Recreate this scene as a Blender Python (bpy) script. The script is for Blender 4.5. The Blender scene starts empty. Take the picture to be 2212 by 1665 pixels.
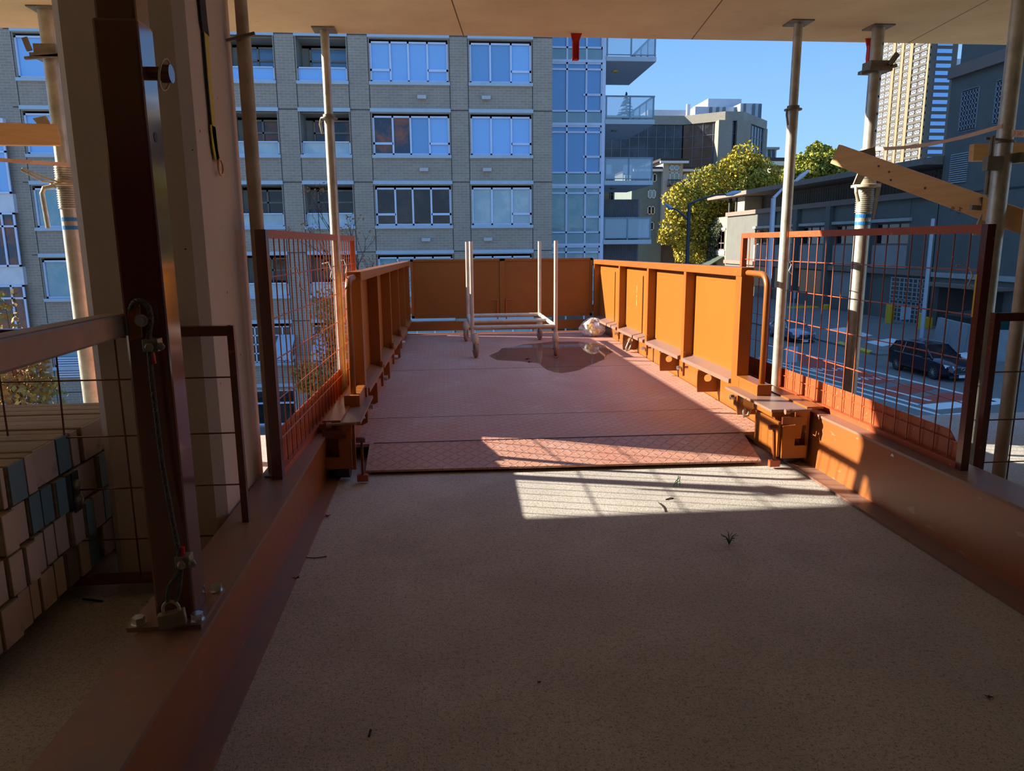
import bpy, bmesh, math, random
import numpy as np
from mathutils import Vector, Matrix

# ------------------------------------------------------------------ camera
F = 1580.0; CX, CY = 1106.0, 832.5; CAMH = 1.3
def _norm(a): return a / np.linalg.norm(a)
_d = _norm(np.array([958.5 - CX, 528.0 - CY, F]))
_n = np.cross(np.array([958.5 - CX, 528.0 - CY, F]), np.array([1, -0.008, 0.0])); _n = _norm(_n)
if _n[1] > 0: _n = -_n
_x = _norm(np.cross(_d, _n))
R = np.array([_x, _d, _n])                     # world = R @ camera ray (x right, y down, z forward)
C0 = np.array([0, 0, CAMH])
scene = bpy.context.scene
cam_data = bpy.data.cameras.new('camera'); cam = bpy.data.objects.new('camera', cam_data)
scene.collection.objects.link(cam); scene.camera = cam
cam_data.sensor_width = 36.0; cam_data.lens = F / 2212.0 * 36.0
cam_data.clip_start = 0.05; cam_data.clip_end = 2000
M = Matrix(((R[0][0], -R[0][1], -R[0][2], 0), (R[1][0], -R[1][1], -R[1][2], 0), (R[2][0], -R[2][1], -R[2][2], CAMH), (0, 0, 0, 1)))
cam.matrix_world = M

# ------------------------------------------------------------------ sky, sun, exposure
world = bpy.data.worlds.new('world'); scene.world = world; world.use_nodes = True
wn = world.node_tree; wn.nodes.clear()
o_ = wn.nodes.new('ShaderNodeOutputWorld'); bg = wn.nodes.new('ShaderNodeBackground')
tc = wn.nodes.new('ShaderNodeTexCoord'); sx = wn.nodes.new('ShaderNodeSeparateXYZ'); cr = wn.nodes.new('ShaderNodeValToRGB')
wn.links.new(tc.outputs['Generated'], sx.inputs[0]); wn.links.new(sx.outputs['Z'], cr.inputs[0])
cr.color_ramp.elements[0].position = 0.0; cr.color_ramp.elements[0].color = (0.46, 0.68, 0.93, 1)
cr.color_ramp.elements[1].position = 0.30; cr.color_ramp.elements[1].color = (0.15, 0.36, 0.80, 1)
e = cr.color_ramp.elements.new(0.12); e.color = (0.28, 0.53, 0.92, 1)
wn.links.new(cr.outputs[0], bg.inputs[0]); bg.inputs[1].default_value = 1.0
wn.links.new(bg.outputs[0], o_.inputs[0])
sun_d = bpy.data.lights.new('sun', 'SUN'); sun = bpy.data.objects.new('sun', sun_d); scene.collection.objects.link(sun)
sun_d.energy = 11.0; sun_d.color = (1.0, 0.91, 0.76); sun_d.angle = 0.009
SUN = Vector((1.0, -0.285, -0.424)).normalized()
sun.rotation_euler = SUN.to_track_quat('-Z', 'Y').to_euler()
scene.view_settings.view_transform = 'Standard'; scene.view_settings.look = 'None'
scene.view_settings.gamma = 1.0; scene.view_settings.use_curve_mapping = False
scene.view_settings.exposure = 0.34
try:
    scene.cycles.max_bounces = 8; scene.cycles.diffuse_bounces = 5; scene.cycles.glossy_bounces = 3; scene.cycles.transparent_max_bounces = 8
    scene.cycles.use_denoising = True; scene.cycles.sample_clamp_indirect = 4.0
except Exception: pass

random.seed(7)
def ray(px, py): return R @ np.array([px - CX, py - CY, F])
def atY(px, py, y): r = ray(px, py); return Vector(C0 + r * (y / r[1]))
def atX(px, py, x): r = ray(px, py); return Vector(C0 + r * (x / r[0]))
def atZ(px, py, z=0.0): r = ray(px, py); return Vector(C0 + r * ((z - CAMH) / r[2]))

# ------------------------------------------------------------------ materials
def _coord(nt, scale=(1, 1, 1)):
    t = nt.nodes.new('ShaderNodeTexCoord'); m = nt.nodes.new('ShaderNodeMapping'); nt.links.new(t.outputs['Object'], m.inputs[0])
    m.inputs['Scale'].default_value = scale; return m.outputs[0]
def _noise(nt, co, scale, detail=5, rough=0.6):
    n = nt.nodes.new('ShaderNodeTexNoise'); n.inputs['Scale'].default_value = scale; n.inputs['Detail'].default_value = detail
    n.inputs['Roughness'].default_value = rough; nt.links.new(co, n.inputs['Vector']); return n.outputs['Fac']
def _ramp(nt, fac, p0, p1, c0=(0, 0, 0, 1), c1=(1, 1, 1, 1)):
    r = nt.nodes.new('ShaderNodeValToRGB'); r.color_ramp.elements[0].position = p0; r.color_ramp.elements[1].position = p1
    r.color_ramp.elements[0].color = c0; r.color_ramp.elements[1].color = c1; nt.links.new(fac, r.inputs[0]); return r.outputs[0]
def _mix(nt, fac, a, b, mode='MIX'):
    m = nt.nodes.new('ShaderNodeMix'); m.data_type = 'RGBA'; m.blend_type = mode
    for sock, v in ((m.inputs[0], fac), (m.inputs[6], a), (m.inputs[7], b)):
        if hasattr(v, 'is_output'): nt.links.new(v, sock)
        elif isinstance(v, (int, float)): sock.default_value = v
        else: sock.default_value = (*v[:3], 1)
    return m.outputs[2]
def _math(nt, op, a, b=None, c=None):
    m = nt.nodes.new('ShaderNodeMath'); m.operation = op
    for i, v in enumerate((a, b, c)):
        if v is None: continue
        if hasattr(v, 'is_output'): nt.links.new(v, m.inputs[i])
        else: m.inputs[i].default_value = v
    return m.outputs[0]
def _bump(nt, p, h, strength=0.3, dist=0.01):
    b = nt.nodes.new('ShaderNodeBump'); b.inputs['Strength'].default_value = strength; b.inputs['Distance'].default_value = dist
    nt.links.new(h, b.inputs['Height']); nt.links.new(b.outputs[0], p.inputs['Normal'])
def newmat(name, rough=0.5, metal=0.0, spec=0.5):
    m = bpy.data.materials.new(name); m.use_nodes = True; nt = m.node_tree; p = nt.nodes['Principled BSDF']
    p.inputs['Roughness'].default_value = rough; p.inputs['Metallic'].default_value = metal; p.inputs['Specular IOR Level'].default_value = spec
    return m, nt, p
def mat(name, c, c2=None, scale=6, rough=0.5, metal=0.0, bump=0.0, bscale=None, stretch=(1, 1, 1), p0=0.35, p1=0.7, spec=0.5, bdist=0.005, detail=5):
    m, nt, p = newmat(name, rough, metal, spec)
    co = _coord(nt, stretch); n = _noise(nt, co, scale, detail)
    c2 = c2 or tuple(x * 0.8 for x in c)
    nt.links.new(_mix(nt, _ramp(nt, n, p0, p1), c, c2), p.inputs['Base Color'])
    if bump: _bump(nt, p, _noise(nt, co, bscale or scale * 4, 4), bump, bdist)
    return m
def worn(name, c, dirt, spot, rough=0.45, s=5, amt=(0.5, 0.75), fine=(0.66, 0.7), spec=0.5, streak=(1, 1, 1)):
    """paint c with dirt patches and small chips of spot colour"""
    m, nt, p = newmat(name, rough, 0, spec)
    co = _coord(nt, streak)
    a = _mix(nt, _ramp(nt, _noise(nt, co, s, 8, 0.7), *amt), c, dirt)
    b = _mix(nt, _ramp(nt, _noise(nt, co, s * 9, 3, 0.5), *fine), a, spot)
    nt.links.new(b, p.inputs['Base Color']); _bump(nt, p, _noise(nt, co, s * 3, 3), 0.05, 0.004)
    return m
def brickmat(name, c1, c2, mortar, bw, bh, swap=None, rough=0.85, msize=0.008):
    m, nt, p = newmat(name, rough)
    t = nt.nodes.new('ShaderNodeTexCoord'); s = nt.nodes.new('ShaderNodeSeparateXYZ'); nt.links.new(t.outputs['Object'], s.inputs[0])
    cb = nt.nodes.new('ShaderNodeCombineXYZ')
    nt.links.new(_math(nt, 'ADD', s.outputs['X'], s.outputs['Y']), cb.inputs[0]); nt.links.new(s.outputs['Z'], cb.inputs[1])
    b = nt.nodes.new('ShaderNodeTexBrick'); nt.links.new(cb.outputs[0], b.inputs['Vector'])
    b.inputs['Color1'].default_value = (*c1, 1); b.inputs['Color2'].default_value = (*c2, 1); b.inputs['Mortar'].default_value = (*mortar, 1)
    b.inputs['Scale'].default_value = 1; b.inputs['Brick Width'].default_value = bw; b.inputs['Row Height'].default_value = bh
    b.inputs['Mortar Size'].default_value = msize; b.inputs['Mortar Smooth'].default_value = 0.2
    co = _coord(nt); n = _noise(nt, co, 1.2)
    nt.links.new(_mix(nt, _ramp(nt, n, 0.3, 0.8), b.outputs['Color'], _mix(nt, 0.25, b.outputs['Color'], (0.1, 0.1, 0.1))), p.inputs['Base Color'])
    return m
def glass(name, c, rough=0.04, spec=0.6, metal=0.0, ns=None, c2=None, ior=1.45):
    m, nt, p = newmat(name, rough, metal, spec)
    if ns:
        co = _coord(nt); nt.links.new(_mix(nt, _ramp(nt, _noise(nt, co, ns, 6, 0.7), 0.45, 0.6), c, c2), p.inputs['Base Color'])
        _bump(nt, p, _noise(nt, co, 1.3, 2), 0.15, 0.05)
    else: p.inputs['Base Color'].default_value = (*c, 1)
    p.inputs['IOR'].default_value = ior
    return m

ORANGE = worn('orange_paint', (0.31, 0.098, 0.014), (0.26, 0.082, 0.014), (0.30, 0.11, 0.025), 0.38, 3)
ORANGE_SHEET = worn('orange_sheet', (0.35, 0.115, 0.012), (0.32, 0.104, 0.012), (0.6, 0.38, 0.18), 0.4, 2.2, (0.4, 0.8), (0.735, 0.75), streak=(1, 1, 0.25))
BEAMSIDE = worn('beam_side_paint', (0.34, 0.105, 0.022), (0.28, 0.085, 0.022), (0.4, 0.18, 0.09), 0.3, 3, (0.4, 0.8), spec=0.8, streak=(1, 0.3, 1))
BEAMTOP = worn('beam_worn_paint', (0.30, 0.15, 0.095), (0.22, 0.15, 0.13), (0.42, 0.15, 0.05), 0.42, 5, (0.35, 0.65), (0.62, 0.72))
PRIMER = worn('red_primer', (0.42, 0.085, 0.025), (0.32, 0.065, 0.022), (0.6, 0.25, 0.1), 0.42, 6)
PRIMERD = worn('dark_red_primer', (0.13, 0.035, 0.02), (0.10, 0.03, 0.02), (0.22, 0.07, 0.04), 0.2, 5, spec=0.8)
POSTM = mat('glossy_dark_red_paint', (0.13, 0.035, 0.02), (0.11, 0.03, 0.018), 3, 0.1, spec=1.0)
GALV = mat('galvanised_steel', (0.62, 0.60, 0.52), (0.42, 0.40, 0.34), 14, 0.42, 0.55, 0.15, 60)
GALVD = mat('dirty_galvanised_steel', (0.45, 0.36, 0.25), (0.62, 0.55, 0.42), 9, 0.6, 0.3, 0.2, 50)
STEELD = mat('tarnished_steel', (0.30, 0.27, 0.22), (0.2, 0.17, 0.13), 20, 0.5, 0.5)
CHROME = mat('zinc_bolt', (0.7, 0.7, 0.68), (0.5, 0.5, 0.48), 30, 0.3, 0.9)
TUBE = mat('rusty_square_tube', (0.36, 0.24, 0.18), (0.25, 0.19, 0.16), 9, 0.5, 0.25, 0.2, 30)
ROPE = mat('wire_rope', (0.11, 0.095, 0.08), (0.06, 0.05, 0.04), 60, 0.7, 0.0, 0.6, 200)
BLACK = mat('black_rubber', (0.02, 0.02, 0.02), (0.035, 0.03, 0.03), 10, 0.6)
RED = mat('bright_red_paint', (0.75, 0.03, 0.01), (0.6, 0.02, 0.01), 10, 0.4)
YEL = mat('yellow_paint', (0.8, 0.5, 0.02), (0.7, 0.42, 0.02), 10, 0.5)
WOOD = mat('pine_lumber', (0.78, 0.50, 0.22), (0.66, 0.38, 0.15), 5, 0.6, 0, 0.1, 20, stretch=(1, 1, 8), p0=0.3, p1=0.75)
WOODG = mat('weathered_timber', (0.42, 0.32, 0.20), (0.24, 0.18, 0.11), 5, 0.75, 0, 0.3, 30, stretch=(0.5, 9, 9), p0=0.3, p1=0.7)
ENDP = mat('pale_painted_timber_end', (0.62, 0.49, 0.43), (0.34, 0.26, 0.21), 14, 0.7, 0, 0.1, 40, p0=0.5, p1=0.72)
ENDB = mat('blue_painted_timber_end', (0.15, 0.28, 0.37), (0.25, 0.27, 0.25), 12, 0.6, 0, 0.1, 40, p0=0.55, p1=0.7)
ENDG = mat('grey_painted_timber_end', (0.20, 0.18, 0.17), (0.28, 0.25, 0.22), 12, 0.7)
TAPE = mat('pale_barrier_tape', (0.75, 0.5, 0.34), (0.65, 0.42, 0.28), 6, 0.5)
INK = mat('orange_ink', (0.6, 0.12, 0.03), None, 5, 0.6)
BLUEBAND = mat('blue_band', (0.02, 0.22, 0.62), None, 5, 0.5)
WHITE = mat('white_paint', (0.7, 0.72, 0.75), (0.6, 0.62, 0.66), 3, 0.6)
FRAMEB = mat('pale_blue_white_frame', (0.62, 0.70, 0.86), (0.55, 0.63, 0.8), 2, 0.4)

def concrete(name, c, c2, speck, s=1.0, rough=0.9, pores=0.0, bump=0.7):
    m, nt, p = newmat(name, rough, 0, 0.3)
    co = _coord(nt)
    a = _mix(nt, _ramp(nt, _noise(nt, co, 2.2 * s, 8, 0.65), 0.35, 0.68), c, c2)
    a = _mix(nt, _ramp(nt, _noise(nt, co, 150 * s, 3, 0.7), 0.56, 0.66), a, speck)
    a = _mix(nt, _ramp(nt, _noise(nt, _coord(nt, (1, 2.2, 1)), 9 * s, 8, 0.8), 0.60, 0.72), a, _mix(nt, 0.5, a, speck))
    a = _mix(nt, _ramp(nt, _noise(nt, co, 60 * s, 6, 0.8), 0.50, 0.62), a, _mix(nt, 0.45, a, speck))
    h = _noise(nt, co, 90 * s, 5, 0.7)
    if pores:
        v = nt.nodes.new('ShaderNodeTexVoronoi'); v.inputs['Scale'].default_value = pores; nt.links.new(co, v.inputs['Vector'])
        d = _math(nt, 'LESS_THAN', v.outputs['Distance'], 0.07)
        gate = _math(nt, 'GREATER_THAN', _noise(nt, co, pores * 0.35, 2), 0.52)
        a = _mix(nt, _math(nt, 'MULTIPLY', d, gate), a, tuple(x * 0.15 for x in c))
    nt.links.new(a, p.inputs['Base Color']); _bump(nt, p, h, bump, 0.006)
    return m
FLOORM = concrete('broomed_concrete', (0.60, 0.565, 0.515), (0.47, 0.44, 0.40), (0.16, 0.125, 0.10))
COLM = concrete('smooth_concrete', (0.62, 0.52, 0.45), (0.57, 0.48, 0.41), (0.55, 0.46, 0.40), 0.6, 0.8, pores=13, bump=0.1)
def ceilmat():
    m, nt, p = newmat('formed_concrete_soffit', 0.85, 0, 0.3)
    co = _coord(nt)
    a = _mix(nt, _ramp(nt, _noise(nt, co, 1.3, 8, 0.65), 0.35, 0.7), (0.84, 0.67, 0.40), (0.66, 0.50, 0.29))
    a = _mix(nt, _ramp(nt, _noise(nt, _coord(nt, (1, 3, 1)), 7, 8, 0.75), 0.62, 0.72), a, (0.28, 0.19, 0.10))
    s = nt.nodes.new('ShaderNodeSeparateXYZ'); nt.links.new(co, s.inputs[0])
    fx = _math(nt, 'PINGPONG', _math(nt, 'ADD', _math(nt, 'ADD', s.outputs['X'], _math(nt, 'MULTIPLY', s.outputs['Y'], -0.12)), 0.45), 0.76)
    a = _mix(nt, _math(nt, 'LESS_THAN', fx, 0.004), a, (0.2, 0.13, 0.08))
    nt.links.new(a, p.inputs['Base Color']); _bump(nt, p, _noise(nt, co, 40, 4), 0.15, 0.005)
    return m
CEILM = ceilmat()
def deckmat():
    m, nt, p = newmat('rusty_tread_plate', 0.5, 0.0, 0.5)
    co = _coord(nt); s = nt.nodes.new('ShaderNodeSeparateXYZ'); nt.links.new(co, s.inputs[0])
    S = 0.042
    gx = _math(nt, 'DIVIDE', s.outputs['X'], S); gy = _math(nt, 'DIVIDE', s.outputs['Y'], S)
    ix = _math(nt, 'FLOOR', gx); iy = _math(nt, 'FLOOR', gy)
    lx = _math(nt, 'SUBTRACT', _math(nt, 'SUBTRACT', gx, ix), 0.5); ly = _math(nt, 'SUBTRACT', _math(nt, 'SUBTRACT', gy, iy), 0.5)
    par = _math(nt, 'PINGPONG', _math(nt, 'ADD', ix, iy), 1.0)
    sg = _math(nt, 'SUBTRACT', _math(nt, 'MULTIPLY', par, 2.0), 1.0)
    a_ = _math(nt, 'ADD', lx, _math(nt, 'MULTIPLY', ly, sg)); b_ = _math(nt, 'SUBTRACT', lx, _math(nt, 'MULTIPLY', ly, sg))
    d = _math(nt, 'ADD', _math(nt, 'POWER', _math(nt, 'ABSOLUTE', _math(nt, 'DIVIDE', a_, 0.66)), 2.0), _math(nt, 'POWER', _math(nt, 'ABSOLUTE', _math(nt, 'DIVIDE', b_, 0.14)), 2.0))
    h = _math(nt, 'SUBTRACT', 1.0, _math(nt, 'MINIMUM', d, 1.0))
    c = _mix(nt, _ramp(nt, _noise(nt, co, 1.6, 8, 0.7), 0.35, 0.68), (0.56, 0.245, 0.16), (0.60, 0.35, 0.26))
    c = _mix(nt, _ramp(nt, _noise(nt, co, 3.7, 9, 0.8), 0.56, 0.72), c, (0.68, 0.52, 0.45))
    ring = _math(nt, 'MULTIPLY', _math(nt, 'LESS_THAN', d, 2.2), _math(nt, 'GREATER_THAN', d, 1.0))  # base shadow round each lozenge painted as a dark ring
    c = _mix(nt, _math(nt, 'MULTIPLY', ring, 0.35), c, (0.20, 0.075, 0.05))
    c = _mix(nt, _math(nt, 'MULTIPLY', h, 0.55), c, (0.72, 0.44, 0.32))  # lozenge tops painted paler to bring out the relief
    nt.links.new(c, p.inputs['Base Color']); _bump(nt, p, h, 1.0, 0.006)
    return m
DECKM = deckmat()

# ------------------------------------------------------------------ mesh helpers
COL = scene.collection
WM = {}
def V(*a): return Vector(a)
class MB:
    def __init__(s): s.v = []; s.f = []
    def add(s, vs, fs):
        b = len(s.v); s.v += [tuple(v) for v in vs]; s.f += [tuple(b + i for i in f) for f in fs]; return s
    def box(s, a, b):
        x0, y0, z0 = (min(a[i], b[i]) for i in range(3)); x1, y1, z1 = (max(a[i], b[i]) for i in range(3))
        return s.add([(x0, y0, z0), (x1, y0, z0), (x1, y1, z0), (x0, y1, z0), (x0, y0, z1), (x1, y0, z1), (x1, y1, z1), (x0, y1, z1)],
                     [(0, 3, 2, 1), (4, 5, 6, 7), (0, 1, 5, 4), (1, 2, 6, 5), (2, 3, 7, 6), (3, 0, 4, 7)])
    def obox(s, o, u, v, w):
        """box from corner o with edge vectors u v w"""
        o, u, v, w = map(Vector, (o, u, v, w))
        p = [o, o + u, o + u + v, o + v]; p += [q + w for q in p]
        return s.add(p, [(0, 3, 2, 1), (4, 5, 6, 7), (0, 1, 5, 4), (1, 2, 6, 5), (2, 3, 7, 6), (3, 0, 4, 7)])
    def bar(s, a, b, w, h, up=(0, 0, 1), roll=0):
        a, b = Vector(a), Vector(b); d = (b - a).normalized(); up = Vector(up)
        if abs(d.dot(up)) > 0.98: up = Vector((0, 1, 0))
        r = d.cross(up).normalized(); q = r.cross(d).normalized()
        return s.obox(a - r * w / 2 - q * h / 2, r * w, b - a, q * h)
    def cyl(s, a, b, r, n=12, r2=None, cap=True):
        a, b = Vector(a), Vector(b); d = (b - a).normalized(); t = Vector((0, 0, 1)) if abs(d.z) < 0.9 else Vector((1, 0, 0))
        u = d.cross(t).normalized(); v = d.cross(u); r2 = r if r2 is None else r2
        vs = [a + (u * math.cos(2 * math.pi * i / n) + v * math.sin(2 * math.pi * i / n)) * r for i in range(n)]
        vs += [b + (u * math.cos(2 * math.pi * i / n) + v * math.sin(2 * math.pi * i / n)) * r2 for i in range(n)]
        fs = [(i, (i + 1) % n, n + (i + 1) % n, n + i) for i in range(n)]
        if cap: fs += [tuple(range(n - 1, -1, -1)), tuple(range(n, 2 * n))]
        return s.add(vs, fs)
    def tube(s, pts, r, n=8, closed=False):
        pts = [Vector(p) for p in pts]; m = len(pts); rings = []; u = None
        for i, p in enumerate(pts):
            if closed: d = (pts[(i + 1) % m] - pts[i - 1]).normalized()
            else: d = (pts[min(i + 1, m - 1)] - pts[max(i - 1, 0)]).normalized()
            if u is None: u = d.cross(Vector((0, 0, 1)) if abs(d.z) < 0.9 else Vector((1, 0, 0))).normalized()
            else: u = (u - d * u.dot(d)).normalized()
            v = d.cross(u); rr = r[i] if isinstance(r, (list, tuple)) else r
            rings.append([p + (u * math.cos(2 * math.pi * k / n) + v * math.sin(2 * math.pi * k / n)) * rr for k in range(n)])
        vs = [q for g in rings for q in g]; fs = []
        for i in range(m if closed else m - 1):
            j = (i + 1) % m
            fs += [(i * n + k, i * n + (k + 1) % n, j * n + (k + 1) % n, j * n + k) for k in range(n)]
        if not closed: fs += [tuple(range(n - 1, -1, -1)), tuple(range((m - 1) * n, m * n))]
        return s.add(vs, fs)
    def lathe(s, c, prof, n=24, axis=(0, 0, 1)):
        c = Vector(c); ax = Vector(axis).normalized(); t = Vector((0, 0, 1)) if abs(ax.z) < 0.9 else Vector((1, 0, 0))
        u = ax.cross(t).normalized(); v = ax.cross(u); vs = []
        for r, h in prof: vs += [c + ax * h + (u * math.cos(2 * math.pi * k / n) + v * math.sin(2 * math.pi * k / n)) * r for k in range(n)]
        m = len(prof); fs = []
        for i in range(m - 1): fs += [(i * n + k, i * n + (k + 1) % n, (i + 1) * n + (k + 1) % n, (i + 1) * n + k) for k in range(n)]
        fs += [tuple(range(n - 1, -1, -1)), tuple(range((m - 1) * n, m * n))]
        return s.add(vs, fs)
    def prism(s, pts, ext):
        """polygon (3-D points) extruded by vector"""
        pts = [Vector(p) for p in pts]; ext = Vector(ext); n = len(pts)
        return s.add(pts + [p + ext for p in pts], [tuple(range(n - 1, -1, -1)), tuple(range(n, 2 * n))] + [(i, (i + 1) % n, n + (i + 1) % n, n + i) for i in range(n)])
    def quad(s, *p): return s.add(p, [tuple(range(len(p)))])
    def build(s, name, m, parent=None, smooth=False, base=None, bevel=0):
        me = bpy.data.meshes.new(name); o = bpy.data.objects.new(name, me); COL.objects.link(o)
        if parent is not None:
            W = WM[parent.name]; o.parent = parent; off = W.inverted(); WM[o.name] = W
            vs = [tuple(off @ Vector(v)) for v in s.v]
        else:
            if base is None:
                a = np.array(s.v); base = ((a[:, 0].min() + a[:, 0].max()) / 2, (a[:, 1].min() + a[:, 1].max()) / 2, a[:, 2].min())
            o.location = base; WM[o.name] = Matrix.Translation(base)
            vs = [tuple(Vector(v) - Vector(base)) for v in s.v]
        me.from_pydata(vs, [], s.f); me.update()
        bm = bmesh.new(); bm.from_mesh(me); bmesh.ops.recalc_face_normals(bm, faces=bm.faces) if len(s.f) < 40000 and name not in ('foliage',) else None; bm.to_mesh(me); bm.free()
        if smooth:
            for p in me.polygons: p.use_smooth = True
            if smooth == 'auto':
                bm = bmesh.new(); bm.from_mesh(me)
                for ed in bm.edges:
                    if len(ed.link_faces) == 2 and ed.calc_face_angle(0) > 0.7: ed.smooth = False
                bm.to_mesh(me); bm.free()
        if bevel:
            b = o.modifiers.new('bevel', 'BEVEL'); b.width = bevel; b.segments = 2; b.limit_method = 'ANGLE'
        me.materials.append(m)
        return o
def tag(o, label=None, cat=None, group=None, kind=None):
    if label: o['label'] = label
    if cat: o['category'] = cat
    if group: o['group'] = group
    if kind: o['kind'] = kind
    return o
def thing(name, label, cat, loc, group=None, rz=0.0):
    o = bpy.data.objects.new(name, None); COL.objects.link(o); o.empty_display_size = 0.1
    o.location = loc; o.rotation_euler = (0, 0, rz); WM[o.name] = Matrix.Translation(Vector(loc)) @ Matrix.Rotation(rz, 4, 'Z')
    return tag(o, label, cat, group)
def struct(o): o['kind'] = 'structure'; return o
def copy_tree(o, loc, label, rz=None):
    def rec(q, par):
        c = q.copy(); COL.objects.link(c)
        if par: c.parent = par
        for ch in list(q.children): rec(ch, c)
        return c
    r = rec(o, None); r.location = loc
    if rz is not None: r.rotation_euler = (0, 0, rz)
    r['label'] = label; return r
def text_mesh(name, txt, size, O, U, Vv, m, parent, ext=0.0005):
    cu = bpy.data.curves.new(name + '_c', 'FONT'); cu.body = txt; cu.size = size; cu.extrude = ext
    t = bpy.data.objects.new(name + '_t', cu); COL.objects.link(t)
    dg = bpy.context.evaluated_depsgraph_get(); me = bpy.data.meshes.new_from_object(t.evaluated_get(dg))
    vs = [v.co.copy() for v in me.vertices]; fs = [tuple(p.vertices) for p in me.polygons]
    bpy.data.objects.remove(t); bpy.data.curves.remove(cu); bpy.data.meshes.remove(me)
    U, Vv = Vector(U).normalized(), Vector(Vv).normalized(); N = U.cross(Vv)
    b = MB(); b.add([Vector(O) + U * v.x + Vv * v.y + N * v.z for v in vs], fs)
    return b.build(name, m, parent)
# ================================================================== SETTING: slab, soffit, column
SLAB_Y = 5.1
f = MB()
f.box((-14, -16, -0.22), (14, SLAB_Y, 0))
struct(f.build('floor', FLOORM, base=(0, 0, 0)))
c = MB(); c.box((-14, -16, 2.63), (14, 5.1, 2.85)); struct(c.build('ceiling', CEILM, base=(0, 0, 2.63)))
c = MB(); c.box((-14, -16.2, 0), (14, -16, 2.63)); struct(c.build('wall_back_blocker', mat('dim_light_blocker', (0.08, 0.07, 0.06), None, 2, 0.9)))  # unseen wall added to cut light from behind, kept dark for that
dimw = bpy.data.materials['dim_light_blocker']
c = MB(); c.box((-14.2, -16, 0), (-14, -1.5, 2.63)); struct(c.build('wall_left_blocker', dimw))  # unseen side walls added to close off light from the flanks
c = MB(); c.box((14, -16, 0), (14.2, -1.5, 2.63)); struct(c.build('wall_right_blocker', dimw))
# concrete column, chamfered corners
XC0, XC1, YC0, YC1, ch = -1.30, -0.865, 2.77, 3.40, 0.035
cl = MB(); cl.prism([(XC0 + ch, YC0, 0), (XC1 - ch, YC0, 0), (XC1, YC0 + ch, 0), (XC1, YC1 - ch, 0), (XC1 - ch, YC1, 0), (XC0 + ch, YC1, 0), (XC0, YC1 - ch, 0), (XC0, YC0 + ch, 0)], (0, 0, 2.63))
colo = tag(cl.build('concrete_column', COLM), 'bare square concrete column with pinholes behind the tall steel post', 'column')

# ================================================================== edge beams bolted to the slab
def edge_beam(name, label, xw, xt, xo, xf, zt, y0, y1, hole=None, patch=0):
    t = thing(name, label, 'steel beam', (xw, (y0 + y1) / 2, 0), 'long orange steel beams on the slab')
    s = 1 if xo > xw else -1
    w = MB(); w.prism([(xw, y0, 0.012), (xt, y0, zt - 0.012), (xt + s * 0.012, y0, zt - 0.012), (xw + s * 0.012, y0, 0.012)], (0, y1 - y0, 0)); w.build('web', BEAMSIDE, t)
    tf = MB(); tf.box((xt - s * 0.004, y0, zt - 0.013), (xo, y1, zt)); tf.build('top_flange', BEAMTOP, t)
    bf = MB(); bf.box((xf, y0, 0), (xo, y1, 0.014)); bf.build('bottom_flange', BEAMTOP, t)
    ow = MB(); ow.box((xo - s * 0.012, y0, 0.014), (xo, y1, zt - 0.013)); ow.build('outer_web', BEAMSIDE, t)
    if hole:
        h = MB(); h.cyl((xt - s * 0.004, hole[0], hole[1]), (xt + s * 0.004, hole[0], hole[1]), 0.012, 16); h.build('bolt_hole', WHITE, t)
    return t
bl = edge_beam('edge_beam', 'orange steel beam along the left, carrying the tall bolted post', -0.688, -0.675, -0.853, -0.613, 0.275, -0.6, 5.95)
br = edge_beam('edge_beam', 'orange steel beam along the right with a sunlit inner face', 2.108, 2.15, 2.335, 2.002, 0.31, -0.6, 5.55, (3.245, 0.272))

# ================================================================== loading platform
PY0, PY1 = 4.75, 10.0
def PL(u, v, z):            # platform frame: u across, v along
    return Vector((0.717 + 0.0122 * v + u, PY0 + v, z))
def ztop(v): return 1.135 - 0.0095 * v
DZ = 0.095
plat = thing('loading_platform', 'orange steel loading platform with a worn tread-plate deck cantilevered over the street', 'loading platform', (0.75, 7.2, 0.0))
d = MB(); d.add([PL(-1.36, -0.32, DZ), PL(1.36, -0.32, DZ), PL(1.38, 5.3, DZ), PL(-1.36, 5.3, DZ), PL(-1.36, -0.32, DZ - 0.02), PL(1.36, -0.32, DZ - 0.02), PL(1.38, 5.3, DZ - 0.02), PL(-1.36, 5.3, DZ - 0.02)],
                [(0, 1, 2, 3), (7, 6, 5, 4), (0, 4, 5, 1), (1, 5, 6, 2), (2, 6, 7, 3), (3, 7, 4, 0)])
dk = d.build('deck_plate', DECKM, plat)
r = MB(); r.prism([(-0.487, 4.425, DZ + 0.002), (1.885, 4.40, DZ + 0.002), (1.84, 4.02, 0.03), (-0.479, 4.09, 0.03)], (0, 0, -0.012))
rp = r.build('ramp_plate', DECKM, plat)
k = MB(); k.cyl((-0.46, 4.43, DZ + 0.001), (1.86, 4.405, DZ + 0.001), 0.006, 8); k.build('ramp_hinge', PRIMERD, plat)
for vv in (0.35, 2.35):
    k = MB(); k.add([PL(-1.3, vv, DZ + 0.0015), PL(1.3, vv, DZ + 0.0015), PL(1.3, vv + 0.007, DZ + 0.0015), PL(-1.3, vv + 0.007, DZ + 0.0015)], [(0, 1, 2, 3)]); k.build('deck_seam', PRIMERD, plat)
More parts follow.
